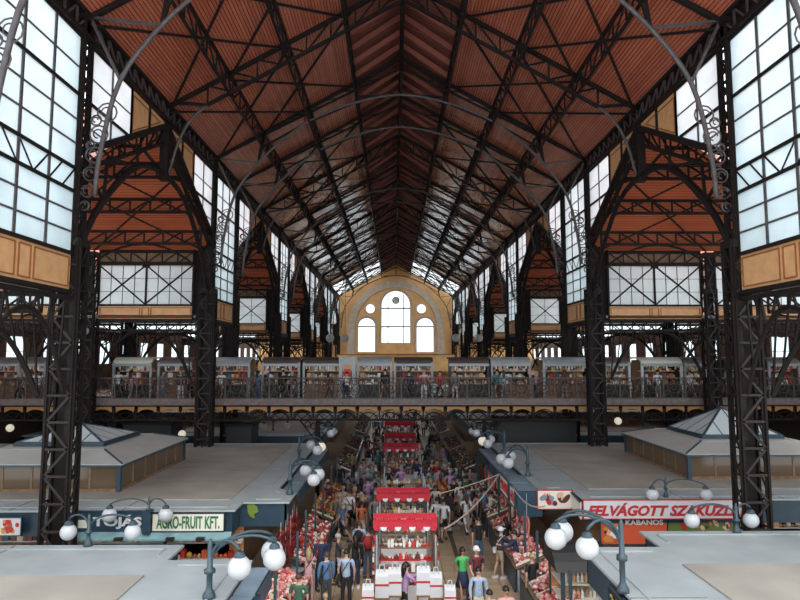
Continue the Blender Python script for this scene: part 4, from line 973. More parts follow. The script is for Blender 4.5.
aisle_sign(-3.17, 9.0, 13.2, 2.3, 2.8, 'white sign with dark red script below the near left roof edge', 'cream', mdark, -1, 5)

# ------------------------------------------------------------------ lamps
def globe_lamp(base, h, arms, label, lit=(), r=.215, thick=.045, group='globe lamps on the stall roofs'):
    """arms: list of (dx, dy, drop) from the pole top to each globe"""
    x, y, z = base; t = thing('globe_lamp', base, label, 'lamp', group)
    part(t, 'pole', MB().lathe([(thick * 2.2, 0), (thick * 2.2, .06), (thick * 1.2, .16), (thick, .2), (thick, h * .45), (thick * 1.9, h * .48), (thick * 1.9, h * .54), (thick, h * .57), (thick * .9, h), (thick * .4, h + .12)], base, 8), 'lampiron', smooth=True)
    for i, (dx, dy, dr) in enumerate(arms):
        top = h * .62; L_ = math.hypot(dx, dy); pts = []
        for k in range(11):
            a = math.pi * k / 10 * .78; f = (1 - math.cos(a)) / (1 - math.cos(math.pi * .78)); pts.append((x + dx * f, y + dy * f, z + top + (h - top + .10) * math.sin(a) * 1.0 + (h * .35 - dr) * f * .35))
        e = pts[-1]
        am = part(t, 'arm', MB().tube(pts, thick * .55, 6), 'lampiron', smooth=True)
        part(am, 'globe_cap', MB().lathe([(.05, .10), (.10, .05), (.11, 0)], (e[0], e[1], e[2] - .12), 10), 'lampiron')
        part(am, 'globe', MB().ball((e[0], e[1], e[2] - .10 - r), r, 16, m=10), 'bulb_on' if i in lit else 'bulb', smooth=True)
    return t
def roof_pt(px, py, z=ZR): v = at_z(px, py, z); return (v.x, v.y, v.z)
# two-armed lamps on the block edges
b0 = roof_pt(149, 503); b0 = (sx(149, ys - .12, 505), ys - .12, 2.8); globe_lamp(b0, .55, [(-1.05, -.3, .3), (.62, -.3, .3)], 'two-globe lamp on the roof edge between the egg and fruit signs', r=.215, thick=.04)
b0 = roof_pt(88, 546); globe_lamp(b0, .66, [(-.55, .1, .3), (1.05, .1, .3)], 'two-globe lamp on the near left roof in front of the big column', r=.2, thick=.05)
b0 = roof_pt(666, 497); globe_lamp(b0, .55, [(-.62, -.4, .4), (1.15, -.4, .4)], 'two-globe lamp on the roof edge above the butcher sign', r=.20, thick=.04)
b0 = roof_pt(737, 533); globe_lamp(b0, .66, [(-1.15, .1, .3), (.45, .1, .3)], 'two-globe lamp on the near right roof beside the big column', r=.2, thick=.05)
# three-armed lamps leaning over the aisle
G3 = 'three-globe lamps over the aisle'
b0 = roof_pt(209, 598, ZR); globe_lamp(b0, 1.0, [(1.12, .5, .0), (1.25, .05, .0), (.66, -.35, .12)], 'nearest left three-globe lamp post leaning over the aisle', lit=(), r=.225, thick=.06, group=G3)
b0 = roof_pt(623, 592, ZR); globe_lamp(b0, 1.3, [(-1.3, .1, .0), (-1.0, .7, .1), (-.8, -.35, .15)], 'nearest right three-globe lamp post leaning over the aisle', r=.225, thick=.06, group=G3)
for k, (px, py) in enumerate(((296, 487), (312, 462), (323, 440))):
    b0 = roof_pt(px, py); b0 = (min(b0[0], XL - .12) if k else -3.95, min(b0[1], 34.0) if k else min(b0[1], 21.7), b0[2]); globe_lamp(b0, 1.0, [(.95, .2, .3), (.9, -.75, .3), (.4, .9, .3)], f'{ORD[k + 1]} left three-globe lamp post along the aisle', lit=(0,) if k == 1 else (), r=.215, thick=.06, group=G3)
for k, (px, py) in enumerate(((513, 476), (491, 455), (478, 440))):
    b0 = roof_pt(px, py); b0 = (max(b0[0], XR + .12), min(b0[1], 34.0), b0[2]); globe_lamp(b0, 1.0, [(-1.0, .2, .3), (-.9, -.75, .3), (-.5, .9, .3)], f'{ORD[k + 1]} right three-globe lamp post along the aisle', lit=(0,) if k == 1 else (), r=.215, thick=.06, group=G3)
for k, (px, py, w_) in enumerate(((249, 432, 'left'), (273, 431, 'left'), (528, 431, 'right'), (548, 431, 'right'))):
    b0 = roof_pt(px, py); globe_lamp(b0, .7, [(-.9, 0, .3), (.9, 0, .3)], f'small two-globe lamp by the dark passage under the cross gallery, {("first", "second", "third", "fourth")[k]} from the left', r=.2, thick=.04)
for k, (px, py) in enumerate(((456, 338), (479, 338), (330, 338), (345, 338))):
    v = at_y(px, py, 62 + 4 * (k % 2)); t = thing('ball_lamp', tuple(v), f'opal ball lamp hung on a chain before the far columns, {("third", "fourth", "first", "second")[k]} from the left', 'lamp')
    part(t, 'globe', MB().ball(tuple(v), .42, 12), 'bulb', smooth=True); part(t, 'chain', MB().tube([(v.x, v.y, v.z + .4), (v.x, v.y, rz(v.x))], .02, 4), 'iron')
for k, (px, py, yy) in enumerate(((10, 428, 32.9), (182, 434, 33.0), (618, 421, 33.1), (85, 331, 32.4))):
    v = at_y(px, py, yy); t = thing('wall_globe', tuple(v), ('opal globe lamp under the far left end of the cross gallery', 'opal globe lamp at the foot of the second left column', 'opal globe lamp right of the second right column', 'small square lamp high on the outer left column')[k], 'lamp')
    part(t, 'globe', MB().ball(tuple(v), .2, 12), 'bulb_on' if k < 3 else 'bulb', smooth=True); part(t, 'bracket', MB().bar((v.x, v.y, v.z), (v.x, v.y + .6, v.z + .3), .04), 'iron')
# cables
def cable(a, b, sag, label, r=.02):
    a, b = Vector(a), Vector(b); t = thing('cable', tuple(a), label, 'cable')
    part(t, 'wire', MB().tube([a.lerp(b, k / 14) - Vector((0, 0, sag * 4 * (k / 14) * (1 - k / 14))) for k in range(15)], r, 5), 'cable')
cable((XR - .9, 25.4, 3.0), (1.2, 20.2, 2.25), .25, 'pale cable slung from the meat signs to the kiosk awning', .025)
cable((XR - .9, 25.3, 3.0), (1.1, 24.3, 2.4), .06, 'thin pale cable running level to the second kiosk', .02)
cable((XR - .9, yrc + .3, 3.05), (3.25, 15.3, 4.1), .25, 'pale cable running down to the near right globe lamp', .02)
# ------------------------------------------------------------------ kiosks of the central row
def kiosk(xc, y0, y1, w_, label, awn=True, gm='souv', cloth='whitecloth', z=2.2):
    t = thing('market_kiosk', (xc, y0, 0), label, 'market kiosk')
    a, b = xc - w_ / 2, xc + w_ / 2
    for x_ in (a + .05, b - .05):
        for yy in (y0 + .05, y1 - .05): part(t, 'corner_post', MB().box(x_ - .022, x_ + .022, yy - .022, yy + .022, 0, z + .1), 'grey')
    part(t, 'counter', MB().box(a + .1, b - .1, y0 + .1, y1 - .3, 0, .8), cloth)
    for k in range(4):
        zz = .8 + .28 * k; yy = y0 + .12 + .3 * k
        if yy + .35 > y1: break
        shf = part(t, 'shelf', MB().box(a + .1, b - .1, yy, yy + .3, zz - .04, zz), 'red' if k % 2 == 0 else 'wood')
        g = MB(); xx = a + .14
        while xx < b - .2:
            q = rnd.uniform(.05, .13); h_ = rnd.uniform(.1, .24)
            if rnd.random() < .35: g.lathe([(q * .5, 0), (q * .55, h_ * .6), (q * .2, h_ * .75), (q * .2, h_)], (xx + q / 2, yy + .12, zz), 6)
            elif rnd.random() < .5: g.ball((xx + q / 2, yy + .1, zz + q * .5), q * .5, 6)
            else: g.box(xx, xx + q, yy + .03, yy + .2, zz, zz + h_)
            xx += q + .02
        part(shf, 'shelf_goods', g, gm, 'stuff')
    for sd in (-1, 1):
        part(t, 'side_display', MB().box(xc + sd * w_ / 2 - .03, xc + sd * w_ / 2 + .03, y0 + .3, y1 - .1, .9, 1.9), 'wood')
        g = MB()
        for k in range(40): yy = rnd.uniform(y0 + .3, y1 - .2); zz = rnd.uniform(.9, 1.8); s_ = rnd.uniform(.05, .11); xx = xc + sd * (w_ / 2 + .05); g.box(xx - .04, xx + .04, yy, yy + s_, zz, zz + s_ * 1.3)
        part(t, 'side_goods', g, gm, 'stuff')
    if awn:
        e = .12; A, B = a - e, b + e; ya = y1 - .7
        part(t, 'awning', MB().prism([(A, ya, z), (A, ya, z + .04), (A, ya + .2, z + .09), (A, ya + .2, z + .05)], (B - A, 0, 0)), 'redcloth')
        part(t, 'awning_ridge', MB().prism([(A, ya + .19, z + .11), (A, ya + .19, z + .15), (A, ya + .4, z + .24), (A, ya + .4, z + .20)], (B - A, 0, 0)), 'redcloth')
        part(t, 'awning_back', MB().prism([(A, ya + .4, z + .20), (A, ya + .4, z + .24), (A, ya + .6, z + .10), (A, ya + .6, z + .05)], (B - A, 0, 0)), 'redcloth')
        hem = part(t, 'awning_hem', MB().box(A, B, ya - .02, ya + .01, z - .10, z + .05), 'redcloth')
        n = 9; s_ = (B - A) / n
        for i in range(n):
            cx_ = A + s_ * (i + .5); pts = [(cx_ - s_ * .48 * math.cos(math.pi * k / 8), ya - .015, z - .09 - s_ * .62 * math.sin(math.pi * k / 8)) for k in range(9)]
            part(hem, 'scallop', MB().prism(pts, (0, .02, 0)), 'whitecloth' if i % 2 else 'redcloth', label='white scallop' if i % 2 else None)
    return t
k0y = 20.0
kiosk(-.03, 19.3, 21.7, 1.88, 'souvenir kiosk with red awning and white scallops, nearest to the camera', gm='souv')
kiosk(-.03, 23.6, 25.8, 1.88, 'souvenir kiosk under the second red scalloped awning', gm='light_goods')
kiosk(.05, 29.2, 31.0, 1.9, 'open kiosk table with white cloth and no awning', False, 'light_goods')
kiosk(.1, 27.2, 28.6, 1.8, 'open kiosk table with dark goods behind the second red awning', False, 'mixed', 'black')
kiosk(.05, 36.9, 38.7, 1.9, 'souvenir kiosk under the third red awning, beneath the cross gallery', gm='souv')
kiosk(.05, 41.6, 43.6, 1.9, 'souvenir kiosk under the fourth red awning, beyond the cross gallery', gm='souv')
kiosk(.05, 49, 51.5, 2.1, 'souvenir kiosk under the fifth red awning, far down the aisle', gm='souv')
# near table with white paper bags
tb = thing('display_table', (-.05, 17.0, 0), 'low display table piled with patterned cloths in front of the nearest kiosk', 'table')
part(tb, 'table_top', MB().box(-1.15, 1.15, 16.5, 17.2, .92, .98), 'whitecloth'); part(tb, 'cloth_skirt', MB().box(-1.15, 1.15, 16.52, 16.56, .1, .94), 'whitecloth')
for x_ in (-1.05, 1.05):
    for yy in (16.6, 17.1): part(tb, 'leg', MB().box(x_ - .03, x_ + .03, yy - .03, yy + .03, 0, .92), 'grey')
def blob(n, x0, x1, y0, y1, z0, z1, s0, s1, q=rnd, heap=True):
    g = MB()
    for i in range(n):
        x_, yy = q.uniform(x0, x1), q.uniform(y0, y1); h = (1 - abs(2 * (x_ - x0) / (x1 - x0) - 1) ** 2) * (1 - abs(2 * (yy - y0) / (y1 - y0) - 1) ** 2) if heap else q.random()
        s_ = q.uniform(s0, s1); g.ball((x_, yy, z0 + (z1 - z0) * h * q.uniform(.6, 1) + s_ * .4), s_, 6, q.uniform(.5, 1.1), 4)
    return g
for k, (x0, x1) in enumerate(((-.95, -.25), (.2, .85))):
    t = thing('cloth_heap', ((x0 + x1) / 2, 16.85, .98), ('heap of pink patterned cloths on the left of the low table', 'heap of pink patterned cloths on the right of the low table')[k], 'goods')
    part(t, 'folded_cloths', blob(60, x0, x1, 16.6, 17.1, .98, 1.22, .06, .12), mat('pink_cloth', (.55, .28, .24), .8, noise=(14, .5)), 'stuff')
def bag(x, y, z, s, k):
    t = thing('paper_bag', (x, y, z), BAGL[k], 'bag', 'white paper bags around the low table'); w_, d_, h_ = .17 * s, .10 * s, .62 * s
    part(t, 'bag_body', MB().add([(x - w_, y - d_, z), (x + w_, y - d_, z), (x + w_, y + d_, z), (x - w_, y + d_, z), (x - w_ * .95, y - d_ * .8, z + h_ * .8), (x + w_ * .95, y - d_ * .8, z + h_ * .8), (x + w_ * .9, y + d_ * .8, z + h_), (x - w_ * .9, y + d_ * .8, z + h_)],
         [(0, 3, 2, 1), (4, 5, 6, 7), (0, 1, 5, 4), (1, 2, 6, 5), (2, 3, 7, 6), (3, 0, 4, 7)]), 'white')
    part(t, 'red_band', MB().box(x - w_ * 1.01, x + w_ * 1.01, y - d_ * 1.02, y - d_ * .9, z + h_ * .45, z + h_ * .52), 'red')
    part(t, 'bag_handle', MB().tube([(x - w_ * .4, y, z + h_ * .95), (x - w_ * .3, y, z + h_ * 1.22), (x + w_ * .3, y, z + h_ * 1.22), (x + w_ * .4, y, z + h_ * .95)], .015, 5), 'white')
BAGS = [(-1.12, 17.9, .75, 1.0), (-.74, 18.3, .9, 1.15), (-.38, 18.35, .95, 1.15), (.44, 18.35, .95, 1.2), (.80, 18.3, .9, 1.05), (1.16, 17.9, .75, .95), (-1.08, 17.45, .35, .95), (1.14, 17.45, .35, .95), (-.14, 16.8, .98, .5), (.08, 16.8, .98, .5)]
BAGL = ['white paper bag with red band at the left rear corner of the low table', 'tall white bag second from the left behind the low table', 'white bag directly left of the woman in the lilac top', 'tallest white bag, right beside the woman in the lilac top', 'white bag second right of the woman in the lilac top', 'white bag at the right rear corner of the low table', 'white bag at the left front corner of the low table', 'white bag at the right front corner of the low table', 'small white bag on the low table, left of its twin', 'small white bag on the low table, right of its twin']
for k, (x_, yy, z_, s_) in enumerate(BAGS):
    if z_ < .75:
        pass
    bag(x_, yy, z_, s_, k)
    if z_ < .97:
        t = thing('stool', (x_, yy, 0), 'small dark stand under the ' + BAGL[k].replace('with red band ', '').replace('at the ', 'at '), 'stand'); part(t, 'seat', MB().box(x_ - .2, x_ + .2, yy - .15, yy + .15, z_ - .05, z_), 'wood')
        for a in (-1, 1): part(t, 'leg', MB().box(x_ + a * .16 - .02, x_ + a * .16 + .02, yy - .13, yy + .13, 0, z_ - .05), 'wood')

# ------------------------------------------------------------------ goods along the stall fronts
def stall_front(sd, x0, ya, yb, gm, label, cat='produce display', seed=0, n=150):
    """sloping counter facing the aisle with crates heaped with goods"""
    q = random.Random(seed); dx = -sd * 1.0   # slopes down towards the aisle
    t = thing('sloping_counter', (x0, ya, 0), 'sloping display, ' + label + ' heaped with ' + gm[1], 'counter'); lo, hi = x0 + dx, x0
    part(t, 'counter_front', MB().box(min(lo, lo + sd * .06), max(lo, lo + sd * .06), ya, yb, 0, .75), 'navy')
    part(t, 'sloping_board', MB().prism([(lo, ya, .75), (hi, ya, 1.15), (hi, ya, 1.10), (lo, ya, .70)], (0, yb - ya, 0)), 'wood')
    part(t, 'plinth', MB().box(min(lo + sd * .1, hi), max(lo + sd * .1, hi), ya, yb, 0, .7), 'grey')
    part(t, 'glass_guard', MB().box(min(lo, lo + sd * .02), max(lo, lo + sd * .02), ya, yb, .75, .95), 'lglass')
    ncr = max(1, round((yb - ya) / 1.05))
    for i in range(ncr):
        y0 = ya + (yb - ya) * i / ncr + .04; y1 = ya + (yb - ya) * (i + 1) / ncr - .04
        c = thing('goods_crate', (x0 + dx / 2, y0, .95), f'open crate heaped with {gm[1]}, {ORD[i]} on the {label}', 'crate')
        part(c, 'crate_side', MB().prism([(lo + sd * .06, y0, .80), (hi - sd * .04, y0, 1.17), (hi - sd * .04, y0, 1.25), (lo + sd * .06, y0, .88)], (0, .03, 0)), 'cream'); part(c, 'crate_side', MB().prism([(lo + sd * .06, y1 - .03, .80), (hi - sd * .04, y1 - .03, 1.17), (hi - sd * .04, y1 - .03, 1.25), (lo + sd * .06, y1 - .03, .88)], (0, .03, 0)), 'cream')
        g = MB()
        for _ in range(n // ncr + 12):
            f = q.random(); yy = q.uniform(y0 + .08, y1 - .08); r_ = q.uniform(.045, .085); g.ball((lo + (hi - lo) * (.08 + .86 * f), yy, .84 + .38 * f + q.uniform(0, .12)), r_, 6, q.uniform(.6, 1.2), 4)
        part(c, 'heaped_goods', g, gm[0], 'stuff')
FRU, MEA = ('fruit', 'fruit and vegetables'), ('meat', 'meat and sausages')
stall_front(-1, AL + .15, 12.5, 15.2, FRU, 'near left counter', seed=1, n=160)
stall_front(-1, AL + .15, 15.6, 19.8, ('meat', 'wrapped meat'), 'left corner counter by the cross passage', seed=2, n=340)
stall_front(-1, AL + .2, 21.2, 26.0, ('souv', 'red and white souvenirs'), 'left middle counter', seed=3, n=340)
stall_front(-1, AL + .2, 27.0, 33.0, FRU, 'left rear counter', seed=4, n=260)
stall_front(1, AR - .15, 12.5, 15.2, ('mixed', 'packaged goods'), 'near right counter', seed=5, n=140)
stall_front(1, AR - .2, 16.4, 20.4, MEA, 'right corner butcher counter', seed=6, n=360)
stall_front(1, AR - .25, 21.0, 26.5, MEA, 'butcher counter under the meat signs', seed=7, n=360)
stall_front(1, AR - .25, 27.2, 33.2, ('mixed', 'dry goods'), 'right rear counter', seed=8, n=200)
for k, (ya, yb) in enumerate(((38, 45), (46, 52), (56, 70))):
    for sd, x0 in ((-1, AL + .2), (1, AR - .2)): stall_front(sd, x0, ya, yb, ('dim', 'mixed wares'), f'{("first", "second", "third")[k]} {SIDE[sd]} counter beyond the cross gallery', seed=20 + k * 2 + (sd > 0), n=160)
# fronts under the signs (facing the camera)
def front_goods(xa, xb, y, label, gm, seed, z0=.9, lining='cream'):
    q = random.Random(seed); t = thing('shop_counter', ((xa + xb) / 2, y, 0), label, 'shop front')
    part(t, 'counter', MB().box(xa, xb, y, y + .6, 0, z0), 'navy'); part(t, 'back_wall', MB().box(xa, xb, y + 1.0, y + 1.08, 0, 2.35), lining)
    part(t, 'strip_lamp', MB().box(xa + .3, xb - .3, y + .4, y + .47, 2.2, 2.25), 'tube_on')
    for k in range(3):
        zz = z0 + .42 * k; yy = y + .15 + .28 * k
        part(t, 'shelf', MB().box(xa, xb, yy, yy + .3, zz - .03, zz), 'white'); g = MB(); x_ = xa + .05
        while x_ < xb - .15:
            w2 = q.uniform(.08, .2); h_ = q.uniform(.15, .34); g.box(x_, x_ + w2, yy + .04, yy + .22, zz, zz + h_) if q.random() < .6 else g.ball((x_ + w2 / 2, yy + .12, zz + w2 * .5), w2 * .5, 7); x_ += w2 + .02
        part(t, 'shelf_goods', g, gm, 'stuff')
front_goods(sx(76, yb0), sx(152, yb0), yb0 + .3, 'lit egg shop front under the rounded white letters', 'light_goods', 1, lining='orangewood')
front_goods(sx(156, yb0), sx(234, yb0), yb0 + .3, 'brightly lit fruit shop front under the green lettered sign', 'fruit', 2, lining='orangewood')
front_goods(sx(670, yr0), sx(760, yr0), yr0 + .5, 'butcher shop front under the dark green picture strip', 'meat', 3)
front_goods(sx(-40, yb0), sx(40, yb0), yb0 + .5, 'dim shop front at the far left below the printed fruit sign', 'mixed', 4)
front_goods(sx(785, yr0), sx(840, yr0), yr0 + .5, 'cream shop front at the far right behind the big column', 'light_goods', 5)
# dark red pepper strings and sausages hung at the left block corner
for k in range(7):
    x_ = AL + .15 + .08 * (k % 3) + .10; yy = 19.5 + k * .42; z_ = 2.35 - .05 * (k % 2)
    t = thing('pepper_string', (x_, yy, z_ - 1), f'string of dark red dried peppers at the left block corner, {ORD[k]} from the camera', 'peppers', 'dried pepper strings')
    g = MB()
    for j in range(34): a = rnd.uniform(0, 6.28); zz = z_ - j * .03; g.ball((x_ + .10 * math.cos(a), yy + .10 * math.sin(a), zz), rnd.uniform(.04, .065), 5, 1.5, 4)
    part(t, 'peppers', g, 'pepper', 'stuff'); part(t, 'cord', MB().tube([(x_, yy, z_ - 1), (x_, yy, z_ + .3)], .01, 4), 'cable')
for k in range(8):
    yy = 22.0 + k * 1.35; x_ = AR - .6
    t = thing('hanging_sausages', (x_, yy, 1.6), f'bunch of red sausages hung over the right butcher counter, {ORD[k]} from the camera', 'sausages', 'sausage bunches on the right')
    g = MB()
    for j in range(9): dx, dy = rnd.uniform(-.12, .12), rnd.uniform(-.2, .2); l_ = rnd.uniform(.35, .6); g.tube([(x_ + dx, yy + dy, 2.15), (x_ + dx + .03, yy + dy, 2.15 - l_ * .5), (x_ + dx, yy + dy, 2.15 - l_)], .035, 5)
    part(t, 'sausages', g, 'meat', 'stuff'); part(t, 'hook_rail', MB().bar((x_, yy - .3, 2.17), (x_, yy + .3, 2.17), .03), 'grey'); part(t, 'hanger', MB().bar((x_, yy, 2.17), (x_, yy, 2.95), .02), 'grey')
# posts along the stall fronts
for sd, x_ in ((-1, AL + .75), (1, AR - .8)):
    for k, yy in enumerate((16.0, 19.6, 21.4, 24.0, 26.6, 30.0, 33.0)):
        t = thing('stall_post', (x_, yy, 0), f'slim blue-black post on the {SIDE[sd]} stall front, {ORD[k]} from the camera', 'post'); part(t, 'shaft', MB().box(x_ - .035, x_ + .035, yy - .035, yy + .035, 0, 2.55 if yy > 21 else 2.35), 'lampiron'); part(t, 'foot_plate', MB().box(x_ - .09, x_ + .09, yy - .09, yy + .09, 0, .05), 'lampiron')
# small glazed booth with dark rounded hood at the right corner
v = at_z(560, 600, 0)
t = thing('corner_booth', (4.1, 17.0, 0), 'small glazed booth with dark curved hood and lit wooden shelves below the right globes', 'booth')
bx0, bx1, by0, by1 = 4.05, 5.15, 16.9, 18.2
part(t, 'hood', MB().prism([(bx0 - .2, by0 - .15 + (by1 - by0 + .3) * k / 8, 2.05 + .55 * math.sin(math.pi * k / 8)) for k in range(9)], (bx1 - bx0 + .35, 0, 0)), 'black')
for x_ in (bx0, bx1):
    for yy in (by0, by1): part(t, 'corner_post', MB().box(x_ - .05, x_ + .05, yy - .05, yy + .05, 0, 2.1), 'lampiron')
part(t, 'back_panel', MB().box(bx0, bx1, by1 - .1, by1 - .04, .4, 2.05), 'orangewood'); part(t, 'base_box', MB().box(bx0, bx1, by0 + .05, by1, 0, .8), 'wood')
for zz in (.8, 1.2, 1.6): part(t, 'shelf', MB().box(bx0, bx1, by0 + .2, by1 - .1, zz, zz + .03), 'cream')
g = MB()
for zz in (.83, 1.23, 1.63):
    x_ = bx0 + .08
    while x_ < bx1 - .1: g.lathe([(.04, 0), (.045, .14), (.015, .18), (.015, .24)], (x_, by0 + .4, zz), 6); x_ += .11
part(t, 'bottles', g, 'light_goods', 'stuff'); part(t, 'strip_lamp', MB().box(bx0 + .1, bx1 - .1, by0 + .1, by0 + .16, 2.0, 2.04), 'tube_on')
# teal green balloon-like melon and second crate row are part of the near left stand
t = thing('green_balloon', (-2.95, 14.2, 1.6), 'pale green round lantern hanging over the near left counter', 'lantern'); part(t, 'lantern_ball', MB().ball((-2.95, 14.2, 1.75), .2, 12), mat('mint_paper', (.25, .62, .38), .6), smooth=True); part(t, 'cord', MB().tube([(-2.95, 14.2, 1.9), (-2.95, 14.2, 2.9)], .01, 4), 'cable')
# ------------------------------------------------------------------ people
def skin_mesh(name, verts, edges, radii, sub=1):
    me = bpy.data.meshes.new(name); me.from_pydata(verts, edges, []); me.update()
    o = bpy.data.objects.new(name, me); COL.objects.link(o)
    sk = o.modifiers.new('s', 'SKIN'); sk.use_smooth_shade = True; sk.branch_smoothing = .6
    for i, r in enumerate(radii):
        d = me.skin_vertices[0].data[i]; d.radius = r if isinstance(r, tuple) else (r, r); d.use_root = (i == 0)
    if sub: o.modifiers.new('u', 'SUBSURF').levels = sub
    dg = bpy.context.evaluated_depsgraph_get(); out = bpy.data.meshes.new_from_object(o.evaluated_get(dg)); out.name = name
    out.polygons.foreach_set('use_smooth', [True] * len(out.polygons))
    bpy.data.objects.remove(o); bpy.data.meshes.remove(me); return out
def chain(V, E, RR, start, pts):
    last = start
    for p, r in pts:
        V.append(p); RR.append(r); i = len(V) - 1
        if last is not None: E.append((last, i))
        last = i
    return last
def make_pose(step=0.0, armL=(0, 0), armR=(0, 0), lean=0.0):
    """step: stride; arm = (swing angle forward deg, elbow bend deg). Figure faces -Y, about 1.72 m."""
    def hip(s_, f): return (s_ * .095, 0, .90)
    H = {}
    for s_, f in ((-1, step), (1, -step)):
        kx = (s_ * .105, -f * .22, .50); ax = (s_ * .11, -f * .30 + (.14 if f < 0 else 0), .09 + (.05 if f < -.3 else 0))
        H[s_] = [(hip(s_, f)), kx, ax, (ax[0], ax[1] - .13, .035 + (ax[2] - .09) * .4)]
    A = {}
    for s_, (sw, el) in ((-1, armL), (1, armR)):
        sh = (s_ * .185, lean * -.30, 1.40); a = R(sw); out = .06
        eb = (sh[0] + s_ * out, sh[1] - .28 * math.sin(a), sh[2] - .28 * math.cos(a)); b = a + R(el)
        wr = (eb[0] - s_ * .02, eb[1] - .25 * math.sin(b), eb[2] - .25 * math.cos(b)); hd = (wr[0], wr[1] - .08 * math.sin(b), wr[2] - .08 * math.cos(b))
        A[s_] = (sh, eb, wr, hd, b)
    # body: pelvis root, spine, head; legs; arms; fingers
    ly = -lean * .30
    V, E, RR = [(0, 0, .93)], [], [(.135, .10)]
    chest = chain(V, E, RR, 0, [((0, ly * .3, 1.10), (.115, .085)), ((0, ly * .7, 1.27), (.14, .095)), ((0, ly, 1.40), (.11, .08))])
    top = chain(V, E, RR, chest, [((0, ly, 1.475), .052), ((0, ly - .01, 1.54), (.062, .072)), ((0, ly - .02, 1.61), (.075, .09)), ((0, ly - .01, 1.675), (.066, .08)), ((0, ly, 1.715), (.03, .035))])
    V.append((0, ly - .125, 1.585)); RR.append(.012); E.append((top - 2, len(V) - 1))   # nose
    for s_ in (-1, 1):
        V.append((s_ * .088, ly + .01, 1.60)); RR.append(.014); E.append((top - 2, len(V) - 1))   # ears
        h, k, a, t_ = H[s_]
        chain(V, E, RR, 0, [(h, .085), ((h[0] * .5 + k[0] * .5, (h[1] + k[1]) / 2, (h[2] + k[2]) / 2), .072), (k, .054), ((k[0], (k[1] + a[1]) / 2 + .01, (k[2] + a[2]) / 2 + .05), .05), (a, .034), (t_, (.035, .028))])
        sh, eb, wr, hd, b = A[s_]
        w_ = chain(V, E, RR, chest, [(sh, .052), (eb, .038), (wr, .024), (hd, (.034, .016))])
        dr = Vector((0, -math.sin(b), -math.cos(b)))
        for j, (o_, l_) in enumerate(((-.027, .055), (-.009, .066), (.009, .07), (.026, .06))):
            p0 = Vector(hd) + dr * .03 + Vector((0, o_ * math.cos(b), -o_ * math.sin(b))); p1 = p0 + dr * l_ * .6 + Vector((-s_ * .008, 0, 0)); p2 = p0 + dr * l_ + Vector((-s_ * .022, 0, 0))
            chain(V, E, RR, w_, [(tuple(p0), .0095), (tuple(p1), .0085), (tuple(p2), .0075)])
        tb_ = Vector(wr) + dr * .03 + Vector((-s_ * .01, -.035 * math.cos(b), .035 * math.sin(b))); chain(V, E, RR, w_ - 1, [(tuple(tb_), .011), (tuple(tb_ + dr * .05), .009)])
    out = {'body': skin_mesh('body', V, E, RR, 1)}
    # face: eyes and mouth as one small mesh
    fm = MB()
    for s_ in (-1, 1): fm.ball((s_ * .03, ly - .102, 1.612), .010, 6)
    fm.box(-.022, .022, ly - .108, ly - .095, 1.552, 1.558); out['face'] = fm.mesh('face_features', 'black')
    # tops
    for nm, frac in (('short', .62), ('long', 1.0)):
        V, E, RR = [(0, 0, .83)], [], [(.172, .136)]
        c = chain(V, E, RR, 0, [((0, ly * .3, 1.08), (.138, .108)), ((0, ly * .7, 1.26), (.162, .118)), ((0, ly, 1.40), (.13, .10)), ((0, ly, 1.455), .062)]) - 1
        for s_ in (-1, 1):
            sh, eb, wr, hd, b = A[s_]
            if nm == 'short': e2 = lerp(sh, eb, .8); chain(V, E, RR, c, [(sh, .070), (e2, .056)])
            else: chain(V, E, RR, c, [(sh, .070), (eb, .054), (wr, .036)])
        out['top_' + nm] = skin_mesh('top', V, E, RR, 1)
    for nm in ('shorts', 'trousers'):
        V, E, RR = [(0, 0, 1.02)], [], [(.13, .10)]
        c = chain(V, E, RR, 0, [((0, 0, .90), (.145, .11))])
        for s_ in (-1, 1):
            h, k, a, t_ = H[s_]
            if nm == 'shorts': chain(V, E, RR, c, [((h[0], h[1], .84), .098), (lerp(h, k, .9), .082)])
            else: chain(V, E, RR, c, [((h[0], h[1], .84), .098), (k, .070), (lerp(k, a, .97), .052)])
        out[nm] = skin_mesh('trousers', V, E, RR, 1)
    for nm, zb in (('skirt', .52), ('long_skirt', .14), ):
        out[nm] = MB().lathe([(.14, 1.0), (.165, .90), (.19, .75), (.21 + (.9 - zb) * .08, zb)], (0, 0, 0), 14).mesh('skirt', None, True)
    sm = MB()
    for s_ in (-1, 1):
        h, k, a, t_ = H[s_]; sm.prism([(a[0] - .048, a[1] + .07, a[2] - .09), (a[0] + .048, a[1] + .07, a[2] - .09), (a[0] + .05, a[1] - .12, a[2] - .09), (a[0] + .02, a[1] - .19, a[2] - .09), (a[0] - .02, a[1] - .19, a[2] - .09), (a[0] - .05, a[1] - .12, a[2] - .09)], (0, 0, .075))
    out['shoes'] = sm.mesh('shoes')
    hz = 1.655
    def cap(r, zlo):
        m = MB(); k0 = 0; prof = []
        for i in range(8):
            a = math.pi * i / 7 * .56; prof.append((r * 1.0 * math.sin(a) + .001, r * 1.12 * math.cos(a)))
        m.lathe(prof[::-1], (0, 0, 0), 12); m.v = [(x * .95, y * 1.12 + ly + .012, z + 1.625) for x, y, z in m.v]; return m
    out['hair_short'] = cap(.098, 0).mesh('hair', None, True)
    m = cap(.102, 0); m.prism([(-.085, ly + .02, 1.64), (.085, ly + .02, 1.64), (.09, ly + .115, 1.6), (-.09, ly + .115, 1.6)], (0, 0, -.05)); 
    b = MB().tube([(0, ly + .06, 1.66), (0, ly + .085, 1.55), (0, ly + .11, 1.42), (0, ly + .10, 1.30)], [.085, .085, .08, .03], 8); m.add(b.v, b.f); out['hair_long'] = m.mesh('hair', None, True)
